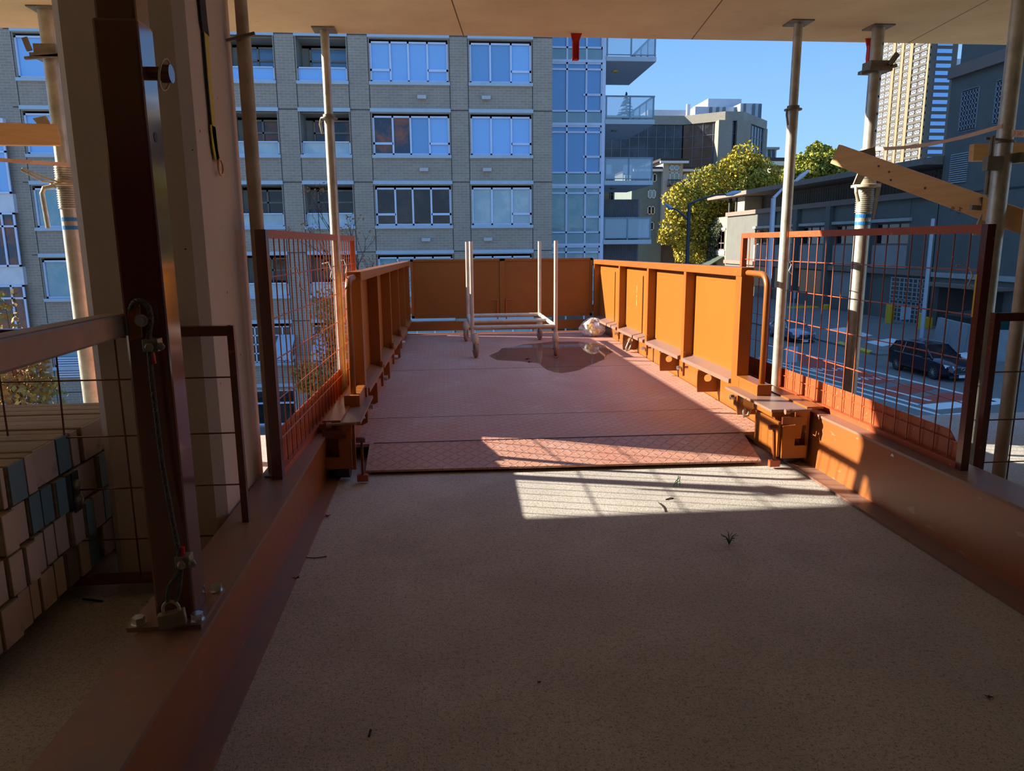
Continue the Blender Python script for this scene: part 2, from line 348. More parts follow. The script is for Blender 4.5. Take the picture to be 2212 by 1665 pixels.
# joists below deck
j = MB()
for vv in np.arange(0.0, 5.3, 0.6): j.bar(PL(-1.35, vv, 0.02), PL(1.35, vv, 0.02), 0.06, 0.1)
j.build('joists', ORANGE, plat); bpy.data.objects['joists']['kind'] = 'stuff'
ribsR = [0.0, 1.18, 2.36, 3.62, 5.15]; ribsL = [0.0, 1.05, 2.15, 3.2, 4.2, 5.15]
for s in (-1, 1):
    ub = 1.385 if s > 0 else 1.30
    b = MB()
    b.bar(PL(s * (ub + 0.01), -0.75, 0.185), PL(s * (ub + 0.01), 5.3, 0.16), 0.02, 0.32)
    b.bar(PL(s * (ub + 0.05), -0.75, 0.345), PL(s * (ub + 0.05), 5.3, 0.31), 0.10, 0.012)
    b.build('side_beam', ORANGE, plat)
    pan = MB(); ui = 1.245
    # sheet
    us = ui + 0.085
    pan.add([PL(s * us, 0.02, 0.37), PL(s * us, 5.18, 0.30), PL(s * us, 5.18, ztop(5.18) - 0.03), PL(s * us, 0.02, ztop(0) - 0.03),
             PL(s * (us + .006), 0.02, 0.37), PL(s * (us + .006), 5.18, 0.30), PL(s * (us + .006), 5.18, ztop(5.18) - 0.03), PL(s * (us + .006), 0.02, ztop(0) - 0.03)],
            [(0, 1, 2, 3), (7, 6, 5, 4), (0, 4, 5, 1), (1, 5, 6, 2), (2, 6, 7, 3), (3, 7, 4, 0)])
    po = pan.build('side_panel', ORANGE_SHEET, plat)
    tr = MB(); tr.bar(PL(s * (ui + 0.045), 0.0, ztop(0) - 0.03), PL(s * (ui + 0.045), 5.2, ztop(5.2) - 0.03), 0.09, 0.06); tr.build('top_rail', ORANGE, po, bevel=0.004)
    rb = ribsR if s > 0 else ribsL
    for i, v in enumerate(rb):
        w = 0.10 if i == 0 else 0.06
        m = MB(); m.bar(PL(s * (ui + 0.045), v + w / 2, 0.33 - 0.01 * v), PL(s * (ui + 0.045), v + w / 2, ztop(v) - 0.06), 0.08, w, up=(0, 1, 0)); m.build('rib', ORANGE, po)
    for a, b_ in zip(rb[:-1], rb[1:]):
        m = MB(); z0, z1 = 0.365 - 0.0122 * a, 0.365 - 0.0122 * b_
        m.add([PL(s * (ui - 0.012), a + 0.10, z0), PL(s * (ui - 0.012), b_, z1), PL(s * (ui + 0.085), b_, z1 + 0.025), PL(s * (ui + 0.085), a + 0.10, z0 + 0.025),
               PL(s * (ui - 0.012), a + 0.10, z0 - 0.03), PL(s * (ui - 0.012), b_, z1 - 0.03), PL(s * (ui + 0.085), b_, z1 - 0.03), PL(s * (ui + 0.085), a + 0.10, z0 - 0.03)],
              [(0, 1, 2, 3), (7, 6, 5, 4), (0, 4, 5, 1), (1, 5, 6, 2), (2, 6, 7, 3), (3, 7, 4, 0)])
        m.build('bottom_rail', BEAMTOP if s > 0 else ORANGE, po)
    # lifting lugs with holes, some carry a steel hook
    lugs = [(-0.12, 1), (0.7, 0), (1.75, 0), (3.25, 1)] if s > 0 else [(-0.1, 2), (0.55, 0), (1.6, 0), (2.9, 0)]
    for v, hk in lugs:
        P = PL(s * 1.30, v, 0.33 - 0.012 * v); n = 20; ring = []
        lg = MB(); w_, h_ = 0.085, 0.17
        if s > 0:
            outer = [(-w_, 0), (w_, 0), (w_, -h_), (-w_ * 0.98, -h_)]
        else: outer = [(-w_, 0), (w_ * 1.0, 0), (w_ * 0.25, -h_), (-w_ * 0.2, -h_)]
        # plate across the platform (facing the camera), bored
        cx_, cz_, rr = (0.0, -0.06, 0.03) if s > 0 else (0.0, -0.06, 0.012)
        out = []
        for q in range(n):
            a = 2 * math.pi * q / n; dx, dz = math.cos(a), math.sin(a); t = 9
            if dx > 1e-6: t = min(t, (w_ * (1 if s > 0 else 0.8) - cx_) / dx)
            if dx < -1e-6: t = min(t, (-w_ - cx_) / dx)
            if dz > 1e-6: t = min(t, (0 - cz_) / dz)
            if dz < -1e-6: t = min(t, (-h_ - cz_) / dz)
            out.append((cx_ + dx * t, cz_ + dz * t)); ring.append((cx_ + dx * rr, cz_ + dz * rr))
        vs = [P + V(x, 0, z) for x, z in out] + [P + V(x, 0, z) for x, z in ring]
        vs += [p + V(0, 0.014, 0) for p in vs]
        fs = []
        for q in range(n):
            q2 = (q + 1) % n
            fs += [(q, q2, n + q2, n + q), (2 * n + q2, 2 * n + q, 3 * n + q, 3 * n + q2), (q, 2 * n + q, 2 * n + q2, q2), (n + q, n + q2, 3 * n + q2, 3 * n + q)]
        lg.add(vs, fs); lo = lg.build('lug', ORANGE, plat)
        if hk:
            H = P + V(-0.0, -0.01, -0.05); hb = MB()
            hb.tube([H + V(0.02, 0.02, 0.01), H + V(0.0, -0.02, 0.01), H + V(-0.03, -0.03, -0.03), H + V(-0.055, -0.03, -0.09), H + V(-0.05, -0.03, -0.125), H + V(-0.02, -0.02, -0.12), H + V(-0.0, -0.01, -0.08), H + V(0.012, 0.0, -0.02)] if s > 0 else
                    [H + V(0.02, 0, 0), H + V(0.03, -0.02, -0.02), H + V(0.05, -0.03, -0.07)], 0.009 if s > 0 else 0.012, 8)
            hb.build('hook', GALV, lo, smooth=True)
    # bracket plates with bolts under ribs
    for v in (rb[0] - 0.03, rb[1] + 0.0, rb[2], rb[3]):
        P = PL(s * (ui + 0.0), v, 0.0); bk = MB()
        bk.box((P.x - 0.006, P.y - 0.035, 0.20), (P.x + 0.012, P.y + 0.035, 0.40)); bko = bk.build('bracket', ORANGE, plat)
        bb = MB(); bb.cyl(P + V(-s * 0.02, 0, 0.265), P + V(s * 0.05, 0, 0.265), 0.012, 8); bb.cyl(P + V(-s * 0.045, 0, 0.265), P + V(-s * 0.02, 0, 0.265), 0.018, 6); bb.build('bolt', CHROME, bko)
    # bent hand rail at the near end
    hr = MB(); u_ = ui + 0.045
    A = PL(s * u_, 0.0, ztop(0) - 0.035)
    pts = [A + V(0, 0.04, 0), A, A + V(0, -0.22, 0)]
    for q in range(1, 8): a = q / 8 * math.pi / 2; pts.append(A + V(0, -0.22 - 0.09 * math.sin(a), -0.09 * (1 - math.cos(a))))
    pts += [A + V(0, -0.31, -0.09), V(A.x, A.y - 0.31, 0.40)]
    hr.tube(pts, 0.019, 12); hr.build('bent_handrail', ORANGE, po, smooth=True)
    fb = MB(); fb.box((A.x - 0.05, A.y - 0.36, 0.325), (A.x + 0.045, A.y - 0.02, 0.41)); fb.build('rail_socket', ORANGE, po, bevel=0.004)
    # slider plate reaching back over the edge beam
    x0, x1 = (PL(1.16, 0, 0).x, PL(1.39, 0, 0).x) if s > 0 else (PL(-1.385, 0, 0).x, PL(-1.20, 0, 0).x)
    sp = MB(); sp.box((x0, 4.0, 0.325), (x1, 4.72, 0.34)); sp.build('cover_plate', BEAMTOP, plat)
# roller boxes (locking shoes) at the near corners
def roller_box(x0, x1, s):
    y = 4.0; t = MB()          # L shaped front plate
    W = x1 - x0
    if s > 0: shape = [(x0 + 0.01, 0.055), (x1 - 0.0, 0.055), (x1 - 0.0, 0.13), (x0 + 0.085, 0.13), (x0 + 0.085, 0.255), (x0 + 0.01, 0.25)]
    else: shape = [(x0, 0.085), (x1 - 0.01, 0.085), (x1 - 0.01, 0.30), (x0 + 0.085, 0.30), (x0 + 0.085, 0.15), (x0, 0.15)]
    t.prism([(a, y - 0.04, b) for a, b in shape], (0, 0.012, 0)); bo = t.build('locking_shoe', ORANGE, plat)
    m = MB(); m.box((x0 - 0.01, y - 0.02, 0.06), (x0 + 0.005, y + 0.3, 0.27)); m.box((x0, y + 0.05, 0.05), (x1, y + 0.065, 0.33)); m.box((x0 - 0.03, y + 0.03, 0.29), (x1 - 0.02, y + 0.3, 0.325)); m.build('shoe_housing', ORANGE, bo)
    m = MB(); m.box((x0 + 0.0, y - 0.05, 0.262), (x0 + 0.115, y - 0.035, 0.305)); m.build('latch_tab', PRIMERD, bo)
    m = MB(); m.prism([(a, y - 0.03, b) for a, b in ((x1 - 0.075, 0.33), (x1 - 0.005, 0.33), (x1 - 0.005, 0.25), (x1 - 0.03, 0.25), (x1 - 0.035, 0.17), (x1 - 0.075, 0.17))], (0, 0.01, 0)); m.build('locking_tooth', ORANGE, bo)
    m = MB(); m.cyl((x0 + 0.03, y - 0.03, 0.335), (x1 + 0.02, y - 0.03, 0.34), 0.008, 8); m.cyl((x0 + 0.02, y - 0.03, 0.333), (x0 + 0.045, y - 0.03, 0.334), 0.016, 12); m.build('latch_rod', BEAMTOP, bo)
    m = MB(); m.cyl((x0 + 0.05, y + 0.03, 0.075), (x1 - 0.03, y + 0.03, 0.075), 0.06, 20); m.build('roller', BLACK, bo)
    # link bar and lower clevis
    xl = x0 - 0.035 if s > 0 else x1 + 0.045
    m = MB(); m.bar((xl, y - 0.02, 0.235), (xl + s * 0.0, y - 0.05, 0.03), 0.012, 0.018); lk = m.build('link_bar', PRIMERD, bo)
    m = MB(); m.cyl((xl - 0.03, y - 0.02, 0.24), (xl + 0.02, y - 0.02, 0.24), 0.016, 8); m.build('link_bolt', PRIMERD, bo)
    m = MB(); m.box((xl - 0.03, y - 0.06, 0.012), (xl + 0.03, y - 0.03, 0.05)); m.build('clevis', PRIMER, bo)
roller_box(1.925, 2.085, 1); roller_box(-0.685, -0.525, -1)
hr = MB(); hr.cyl((1.895, 4.35, 0.30), (1.90, 4.36, 0.30), 0.04, 20); hr.build('round_boss', ORANGE, plat)
# end gates
for i, (ua, ub_) in enumerate(((-1.235, 0.0), (0.0, 1.245))):
    g = MB(); zb, zt = 0.315, ztop(5.25) + 0.02
    A, B = PL(ua, 5.27, zb), PL(ub_, 5.27, zb)
    g.box((A.x, A.y, zb + 0.02), (B.x, B.y + 0.006, zt - 0.02)); go = g.build('end_gate', ORANGE, plat)
    fr = MB()
    fr.box((A.x, A.y - 0.015, zb), (B.x, A.y + 0.03, zb + 0.035)); fr.box((A.x, A.y - 0.015, zt - 0.03), (B.x, A.y + 0.03, zt))
    fr.box((A.x, A.y - 0.015, zb), (A.x + 0.035, A.y + 0.03, zt)); fr.box((B.x - 0.035, A.y - 0.015, zb), (B.x, A.y + 0.03, zt))
    fr.build('gate_frame', ORANGE, go)
    xb = B.x - 0.07 if i == 0 else A.x + 0.05
    lb = MB(); lb.cyl((xb, A.y - 0.03, 0.22), (xb, A.y - 0.03, 0.56), 0.009, 8); lb.cyl((xb, A.y - 0.03, 0.555), (xb - 0.09 * (1 if i == 0 else -1), A.y - 0.03, 0.555), 0.008, 8); lb.build('drop_bolt', PRIMER, go)
    xh = A.x - 0.02 if i == 0 else B.x + 0.02
    for zz in (0.38, 1.0):
        h = MB(); h.cyl((xh, A.y - 0.01, zz), (xh, A.y - 0.01, zz + 0.09), 0.018, 10); h.build('hinge', ORANGE, go)
t = MB(); A, B = PL(-1.32, 5.24, 0), PL(1.38, 5.24, 0); t.box((A.x, A.y, 0.145), (B.x, A.y + 0.012, 0.27)); t.build('end_toe_board', ORANGE, plat)
t = MB(); t.box((A.x, A.y + 0.02, -0.1), (B.x, A.y + 0.08, 0.105)); t.build('end_beam', ORANGE, plat)

# ================================================================== mesh fences beside the platform
def mesh_fence(name, label, p0, p1, z0, z1, toe, bars, wires, group, matr=PRIMER, post=0.045, clip=True, nearpost_low=None):
    p0, p1 = Vector((*p0, 0)), Vector((*p1, 0)); L = (p1 - p0).length; D = (p1 - p0).normalized(); N = Vector((D.y, -D.x, 0))
    t = thing(name, label, 'fence panel', (p0.x, p0.y, z0), group)
    m = MB(); m.bar(p0 + V(0, 0, z1 - 0.018), p1 + V(0, 0, z1 - 0.018), 0.036, 0.036); m.build('top_rail', matr, t)
    if not nearpost_low: m = MB(); m.bar(p0 + V(0, 0, z0 + 0.016), p1 + V(0, 0, z0 + 0.016), 0.036, 0.03); m.build('bottom_rail', matr, t)
    for i, (q, w, dk) in enumerate(((p0, post, PRIMERD), (p1, 0.036, matr))):
        m = MB(); m.bar(q + V(0, 0, z0), q + V(0, 0, z1 - 0.0), w, w, up=tuple(D)); m.build('fence_post', dk, t)
    m = MB()
    rr = 0.0033
    for i in range(1, bars):
        s = L * i / bars; a = p0 + D * s
        wob = 0.012 * math.sin(i * 2.7) if i % 5 == 3 else 0
        m.tube([a + V(0, 0, z0 + 0.02), a + D * wob + V(0, 0, (z0 + z1) / 2), a + V(0, 0, z1 - 0.03)], rr, 5)
    for w in wires: m.cyl(p0 + N * rr * 1.6 + V(0, 0, w), p1 + N * rr * 1.6 + V(0, 0, w), rr, 5)
    m.build('wire_mesh', matr, t)
    if toe:
        zt0, zt1 = toe; m = MB(); c_ = 0.09
        o = N * (0.012 if N.x * p0.x > 0 else -0.012)
        a, b = p0 + D * 0.03, p1 - D * 0.02
        m.prism([a + o + V(0, 0, zt0), b + o + V(0, 0, zt0), b + o + V(0, 0, zt1), a + D * c_ + o + V(0, 0, zt1), a + o + V(0, 0, zt1 - c_ * 0.9)], o * 0.3)
        m.build('toe_board', matr, t)
    return t
fl = mesh_fence('mesh_fence', 'red mesh fence panel on the left beam beside the concrete column', (-0.765, 3.235), (-0.69, 5.72), 0.275, 1.368, (0.30, 0.475), 26, (1.166, 0.985, 0.803, 0.622, 0.44), 'red mesh fence panels on the edge beams')
frr = mesh_fence('mesh_fence', 'red mesh fence panel on the right beam in front of the street', (2.242, 2.895), (2.242, 5.40), 0.31, 1.365, (0.335, 0.465), 25, (1.175, 0.985, 0.79, 0.60, 0.42), 'red mesh fence panels on the edge beams', post=0.036)
for f_, x in ((fl, -0.72), (frr, 2.25)):
    for y in (3.6, 4.6, 5.3) if x < 0 else (4.75, 3.05):
        m = MB(); m.tube([V(x - 0.02, y, 1.19), V(x + 0.02, y - 0.01, 1.20), V(x + 0.04, y - 0.03, 1.15), V(x + 0.03, y - 0.02, 1.11), V(x + 0.05, y - 0.02, 1.09)], 0.004, 6); m.build('wire_tie', GALV, f_)
# low guard by the column (left) and guard at far right
lg = mesh_fence('guard_mesh', 'dark red mesh guard in front of the concrete column', (-0.772, 2.71), (-2.6, 2.72), 0.05, 1.02, None, 9, (0.83, 0.62, 0.42, 0.22), 'low dark red mesh guards', PRIMERD, 0.024)
rg = mesh_fence('guard_mesh', 'dark red mesh guard at the far right edge beside the round steel posts', (2.42, 3.02), (5.2, 3.0), 0.02, 0.985, None, 19, (0.72, 0.50, 0.30), 'low dark red mesh guards', PRIMERD, 0.03)

# ================================================================== tall square steel post with rope and padlock
post = thing('steel_post', 'tall dark square steel post bolted to the left beam', 'steel post', (-0.765, 1.995, 0.275))
zb = 0.287
m = MB(); m.box((-0.817, 1.942, zb), (-0.712, 2.045, 1.835)); m.build('outer_sleeve', POSTM, post, bevel=0.008)
m = MB(); m.box((-0.811, 1.949, 1.82), (-0.716, 2.040, 2.63)); m.build('inner_tube', POSTM, post, bevel=0.008)
m = MB(); m.cyl((-0.80, 1.993, 1.720), (-0.675, 1.993, 1.720), 0.016, 14); m.cyl((-0.683, 1.993, 1.720), (-0.66, 1.993, 1.720), 0.022, 14); pin = m.build('cross_pin', PRIMERD, post, smooth='auto')
m = MB(); m.tube([V(-0.672 + 0.008 * math.sin(a), 1.98 + 0.036 * math.cos(a), 1.715 + 0.036 * math.sin(a)) for a in np.linspace(0, 6.28, 25)[:-1]], 0.0025, 6, True); m.build('lynch_ring', GALVD, pin)
m = MB(); m.cyl((-0.7135, 1.99, 1.569), (-0.711, 1.99, 1.569), 0.012, 16); m.build('pin_hole', BLACK, post)
m = MB(); m.prism([(-0.88, 1.905, 0.275), (-0.685, 1.905, 0.275), (-0.685, 2.13, 0.275), (-0.88, 2.13, 0.275)], (0, 0, 0.013)); m.build('base_plate', BEAMTOP, post)
for x, y in ((-0.855, 1.925), (-0.702, 1.93), (-0.702, 2.105), (-0.855, 2.105)):
    m = MB(); m.cyl((x, y, 0.288), (x, y, 0.292), 0.02, 16); m.cyl((x, y, 0.292), (x, y, 0.31), 0.0165, 6); m.build('bolt', CHROME, post)
# square rail hinged to post
br_ = thing('guard_rail', 'rusty square tube rail running left from the tall steel post', 'rail', (-0.84, 1.93, 1.1))
a = V(-0.838, 1.95, 1.106); b = Vector(atY(0, 762, 1.30)); dirn = (b - a).normalized()
m = MB(); m.bar(a, a + dirn * 1.6, 0.058, 0.058); m.build('square_tube', TUBE, br_, bevel=0.006)
MB().prism([(-0.7952, 1.925, 1.0674), (-0.7662, 1.925, 1.0752), (-0.7647, 1.925, 1.1584), (-0.7863, 1.925, 1.1552), (-0.7965, 1.925, 1.1321)], (0, -0.008, 0)).build('hinge_plate', ORANGE, post, bevel=0.001)
m = MB(); m.cyl((-0.7614, 1.925, 1.1185), (-0.7574, 1.893, 1.1185), 0.010, 12); m.cyl((-0.7614, 1.915, 1.1185), (-0.7614, 1.911, 1.1185), 0.016, 16); m.build('hinge_bolt', CHROME, post)
# wire rope
def rope(name, pts, r, m_, parent=None):
    P = [Vector(p) for p in pts]
    def cr_(t):
        n = len(P) - 1; i = min(int(t * n), n - 1); u = t * n - i
        p0, p1, p2, p3 = P[max(i - 1, 0)], P[i], P[i + 1], P[min(i + 2, n)]
        return 0.5 * ((2 * p1) + (p2 - p0) * u + (2 * p0 - 5 * p1 + 4 * p2 - p3) * u * u + (3 * p1 - p0 - 3 * p2 + p3) * u ** 3)
    N_ = 40 * len(P) // 2; c = [cr_(i / N_) for i in range(N_ + 1)]
    m = MB(); L = 0; up = None
    for k in range(4):
        pts2 = []; s_ = 0
        for i, p in enumerate(c):
            d_ = (c[min(i + 1, N_)] - c[max(i - 1, 0)]).normalized()
            if i: s_ += (c[i] - c[i - 1]).length
            u = d_.cross(Vector((0.3, 1, 0.1))).normalized(); v = d_.cross(u); a_ = s_ * 190 + k * math.pi / 2
            pts2.append(p + (u * math.cos(a_) + v * math.sin(a_)) * r * 0.5)
        m.tube(pts2, r * 0.62, 5)
    return m.build(name, m_, parent, smooth=True)
rt = thing('wire_rope', 'grey wire rope hanging down the tall steel post to a padlock', 'wire rope', (-0.77, 1.91, 0.4))
rope('rope_strand', [(-0.7874, 1.92, 1.1464), (-0.7727, 1.91, 1.1643), (-0.7537, 1.905, 1.1678), (-0.7385, 1.905, 1.1538), (-0.735, 1.905, 1.1214), (-0.7434, 1.905, 1.0807), (-0.7476, 1.905, 0.9923), (-0.7457, 1.905, 0.8716), (-0.7426, 1.905, 0.7353), (-0.7346, 1.905, 0.6207), (-0.7241, 1.905, 0.5033), (-0.7188, 1.905, 0.4701)], 0.0065, ROPE, rt)
rope('rope_loop', [(-0.7169, 1.9, 0.4723), (-0.7318, 1.9, 0.4399), (-0.7561, 1.895, 0.4037), (-0.7602, 1.89, 0.3664)], 0.0055, ROPE, rt)
rope('rope_loop', [(-0.7169, 1.9, 0.4723), (-0.7241, 1.9, 0.4329), (-0.7293, 1.895, 0.3956), (-0.7385, 1.89, 0.3678)], 0.0055, ROPE, rt)
for z_, x_ in ((1.057, -0.739), (0.474, -0.714)):
    m = MB(); m.box((x_ - 0.02, 1.895, z_ - 0.016), (x_ + 0.018, 1.93, z_ + 0.016)); m.lathe((x_ - 0.004, 1.895, z_ - 0.003), [(0.011, 0), (0.011, 0.018), (0.006, 0.02)], 6, (0.5, -1, 0)); m.lathe((x_ + 0.022, 1.90, z_ - 0.002), [(0.010, 0), (0.010, 0.018), (0.006, 0.02)], 6, (0.5, -1, 0))
    m.build('rope_clamp', STEELD, rt, bevel=0.002)
    m = MB(); dz = -0.032 if z_ > 1 else 0.026; m.cyl((x_ - 0.002, 1.908, z_ + dz * 0.6), (x_, 1.908, z_ + dz * 1.5), 0.006, 8); m.build('rope_tail', RED, rt)
pd = thing('padlock', 'weathered laminated padlock hanging at the foot of the tall steel post', 'padlock', (-0.748, 1.885, 0.29))
m = MB(); m.obox((-0.782, 1.872, 0.291), (0.066, 0.016, 0.008), (-0.005, 0.024, 0), (-0.004, 0, 0.042)); m.build('lock_body', STEELD, pd, bevel=0.003)
m = MB(); m.tube([V(-0.773, 1.89, 0.325)] + [V(-0.754 - 0.021 * math.cos(a), 1.892, 0.345 + 0.022 * math.sin(a)) for a in np.linspace(0, math.pi, 10)] + [V(-0.733, 1.896, 0.33)], 0.0045, 8); m.build('shackle', GALVD, pd, smooth=True)

# ================================================================== timber stack
stack = [("top", 0.485 + 0.012, [(0, 'P'), (45, 'B'), (150, 'P'), (215, 'P'), (360, 'B'), (440, 'P'), (490, 'P'), (605, 'P'), (670, 'P'), (720, 'P'), (775, 'B'), (815, None)], 520),
         ("second", 0, [(0, 'P'), (90, 'P'), (180, 'B'), (262, 'B'), (335, 'B'), (400, 'B'), (465, 'P'), (590, 'B'), (648, 'B'), (700, 'P'), (755, 'P'), (800, 'P'), (840, None)], 700),
         ("third", 0, [(-60, 'P'), (40, 'P'), (140, 'P'), (215, 'P'), (275, 'P'), (350, 'P'), (428, 'P'), (497, 'B'), (555, 'P'), (620, 'B'), (690, 'B'), (745, 'P'), (800, 'P'), (850, None)], 850),
         ("bottom", 0, [(-110, 'P'), (0, 'P'), (118, 'P'), (196, 'P'), (262, 'P'), (348, 'P'), (412, 'G'), (485, 'P'), (545, 'B'), (612, 'P'), (682, 'P'), (740, 'P'), (782, 'B'), (825, 'P'), (870, None)], 1200)]
ORD = ['nearest', 'second', 'third', 'fourth', 'fifth', 'sixth', 'seventh', 'eighth', 'ninth', 'tenth', 'eleventh', 'twelfth', 'thirteenth', 'fourteenth']
XS = -1.375; H_ = 0.132; Z0_ = 0.085
lay_y = [(1.30, 1.0)]
CNAME = {'P': 'pale', 'B': 'blue', 'G': 'grey'}
for li, (lname, _, bl_, ymid) in enumerate(stack):
    zc = Z0_ + (3 - li) * (H_ + 0.007)
    # pixel row for a given pixel column along this layer: intersect plane x=XS
    def Yat(zx):
        px = zx / 2.775; 
        # search y on plane x=XS at height zc+H/2 that projects to px
        lo, hi = 1.2, 4.5
        for _ in range(40):
            mid = (lo + hi) / 2; c_ = R.T @ (np.array([XS, mid, zc + H_ / 2]) - C0); u_ = CX + F * c_[0] / c_[2]
            if u_ < px: lo = mid
            else: hi = mid
        return mid
    for i in range(len(bl_) - 1):
        ya, yb = Yat(bl_[i][0]), Yat(bl_[i + 1][0]); kind = bl_[i][1]
        gap = 0.007 if (i + li) % 3 else 0.015
        jx = random.uniform(-0.012, 0.012); jz = random.uniform(-0.002, 0.002)
        t = thing('timber_beam', '%s-ended timber, %s from the near end of the stack\'s %s layer' % (CNAME[kind], ORD[i], lname), 'timber', (XS + jx, (ya + yb) / 2, zc), 'stacked timbers beside the steel post')
        m = MB(); m.box((XS - 2.4 + jx, ya + gap, zc + jz), (XS + jx - 0.004, yb - 0.002, zc + H_ + jz)); m.build('timber', WOODG, t, bevel=0.006)
        m = MB(); m.box((XS + jx - 0.004, ya + gap + 0.002, zc + jz + 0.002), (XS + jx, yb - 0.004, zc + H_ + jz - 0.002))
        m.build('painted_end', {'P': ENDP, 'B': ENDB, 'G': ENDG}[kind], t)
for nm, y in (('near', 2.0), ('far', 3.15)):
    m = MB(); m.box((XS - 2.2, y, 0.0), (XS - 0.05, y + 0.09, 0.085)); tag(m.build('timber_bearer', WOODG, base=(XS - 0.5, y, 0)), 'timber bearer under the %s end of the timber stack' % nm, 'timber')
tb = thing('end_bracket', 'dark metal bracket with two bolts on the second layer of the timber stack', 'bracket', (XS + 0.02, 2.84, 0.36))
Yb_ = 2.66
m = MB(); m.box((XS + 0.014, Yb_, 0.352), (XS + 0.02, Yb_ + 0.045, 0.50)); m.build('bracket_plate', BLACK, tb)
for z in (0.395, 0.452):
    m = MB(); m.lathe((XS + 0.02, Yb_ + 0.018, z), [(0.021, 0), (0.021, 0.008), (0.013, 0.016), (0.004, 0.018)], 14, (1, 0, 0)); m.build('bolt', STEELD, tb)

# ================================================================== shore poles
def shore(name, label, x, y, r0, r1, zj, ztop_=2.63, zb=0.0, thread=None, bands=None, big=False, holes=False, mt=GALV, head=True, group=None, bp=0.07):
    t = thing(name, label, 'shoring post', (x, y, zb), group)
    m = MB(); m.cyl((x, y, zb + 0.008), (x, y, zj), r0, 24); m.build('outer_tube', mt, t, smooth='auto')
    m = MB(); m.cyl((x, y, zj - 0.05), (x, y, ztop_ - 0.008), r1, 24); it = m.build('inner_tube', mt, t, smooth='auto')
    if holes:
        for k in range(14):
            z = zj + 0.12 + k * 0.105
            if z < ztop_ - 0.1:
                m = MB(); m.cyl((x + r1 * 0.55, y - r1 * 0.845, z), (x + r1 * 0.56, y - r1 * 0.86, z), 0.009, 10); m.build('pin_hole', BLACK, it)
    if head: m = MB(); m.box((x - 0.07, y - 0.07, ztop_ - 0.008), (x + 0.07, y + 0.07, ztop_)); m.build('head_plate', STEELD, t)
    m = MB(); m.box((x - bp, y - 0.07, zb), (x + bp, y + 0.07, zb + 0.008)); m.build('base_plate', STEELD, t)
    if thread:
        z0, z1 = thread; m = MB(); n = int((z1 - z0) / 0.0125); prof = []
        for i in range(n): z = z0 + (z1 - z0) * i / n; h = (z1 - z0) / n; prof += [(r0 * 1.0, z), (r0 * 1.16, z + h * 0.3), (r0 * 1.16, z + h * 0.6), (r0, z + h * 0.9)]
        m.lathe((x, y, 0), prof, 20); m.build('screw_thread', mt, t, smooth='auto')
    if bands:
        for z in bands: m = MB(); m.cyl((x, y, z), (x, y, z + 0.022), r0 * 1.02, 24); m.build('blue_band', BLUEBAND, t)
    return t
def collar(t, x, y, z, r, m_=STEELD, h=0.03, handle=True):
    m = MB(); m.lathe((x, y, z), [(r * 1.15, 0), (r * 1.8, 0.004), (r * 1.8, h * 0.4), (r * 1.25, h * 0.5), (r * 1.25, h)], 20)
    if handle: m.tube([V(x - r * 1.6, y - r * 0.5, z + 0.006), V(x - r * 1.8, y - r, z - 0.03), V(x - r * 1.4, y - r, z - 0.09)], r * 0.22, 8)
    m.build('collar', m_, t, smooth='auto')
p1 = atY(721, 450, 5.01)
sp1 = shore('shoring_post', 'slim galvanised shoring post standing behind the left mesh fence', p1.x, 5.01, 0.031, 0.027, 2.11); collar(sp1, p1.x, 5.01, 2.09, 0.03)
p2 = atY(1700, 450, 4.68)
sp2 = shore('shoring_post', 'slim galvanised shoring post at the left end of the right mesh fence', p2.x, 4.68, 0.033, 0.027, 2.12, zb=0.31, bp=0.034); collar(sp2, p2.x, 4.68, 2.11, 0.03)
sp3 = shore('shoring_post', 'weathered shoring post tight against the concrete column and left fence', -0.80, 3.315, 0.029, 0.025, 2.15, zb=0.275, mt=GALVD, bp=0.03)
m = MB(); m.bar((-0.86, 3.28, 2.12), (-0.745, 3.28, 2.15), 0.015, 0.012); m.build('clamp_wedge', STEELD, sp3)
p4 = atY(1862, 500, 4.74)
zt_ = atY(1872, 460, 4.74).z; z1_ = atY(1876, 362, 4.74).z
sp4 = shore('shoring_post', 'thick galvanised shoring post with two blue bands behind the right mesh fence', p4.x, 4.74, 0.048, 0.038, z1_, holes=True, thread=(zt_, z1_ - 0.02), bands=(atY(1868, 460, 4.74).z - 0.03, atY(1868, 483, 4.74).z - 0.01))
collar(sp4, p4.x, 4.74, z1_ - 0.13, 0.05, GALVD, 0.05)
zc4 = atY(1893, 145, 4.74).z
m = MB(); m.box((p4.x - 0.075, 4.67, zc4 - 0.035), (p4.x + 0.075, 4.81, zc4 - 0.015)); m.box((p4.x - 0.06, 4.69, zc4 - 0.015), (p4.x + 0.06, 4.79, zc4 + 0.03)); m.bar((p4.x - 0.12, 4.69, zc4 - 0.05), (p4.x + 0.11, 4.69, zc4 + 0.0), 0.02, 0.02); m.bar((p4.x + 0.06, 4.69, zc4), (p4.x + 0.11, 4.69, zc4 + 0.07), 0.02, 0.03)
m.build('upper_clamp', STEELD, sp4)
m = MB(); m.prism([(p4.x + 0.05, 4.69, z1_ - 0.10), (p4.x + 0.08, 4.69, z1_ - 0.10), (p4.x + 0.05, 4.69, z1_ - 0.33), (p4.x + 0.035, 4.69, z1_ - 0.33)], (0, 0.01, 0)); m.build('handle_bar', GALV, sp4)
p5 = atY(2150, 480, 3.72)
sp5 = shore('shoring_post', 'thick galvanised shoring post beside the right fence\'s near dark post', p5.x, 3.72, 0.044, 0.040, 1.7, mt=GALV)
zq = atY(2150, 340, 3.72).z
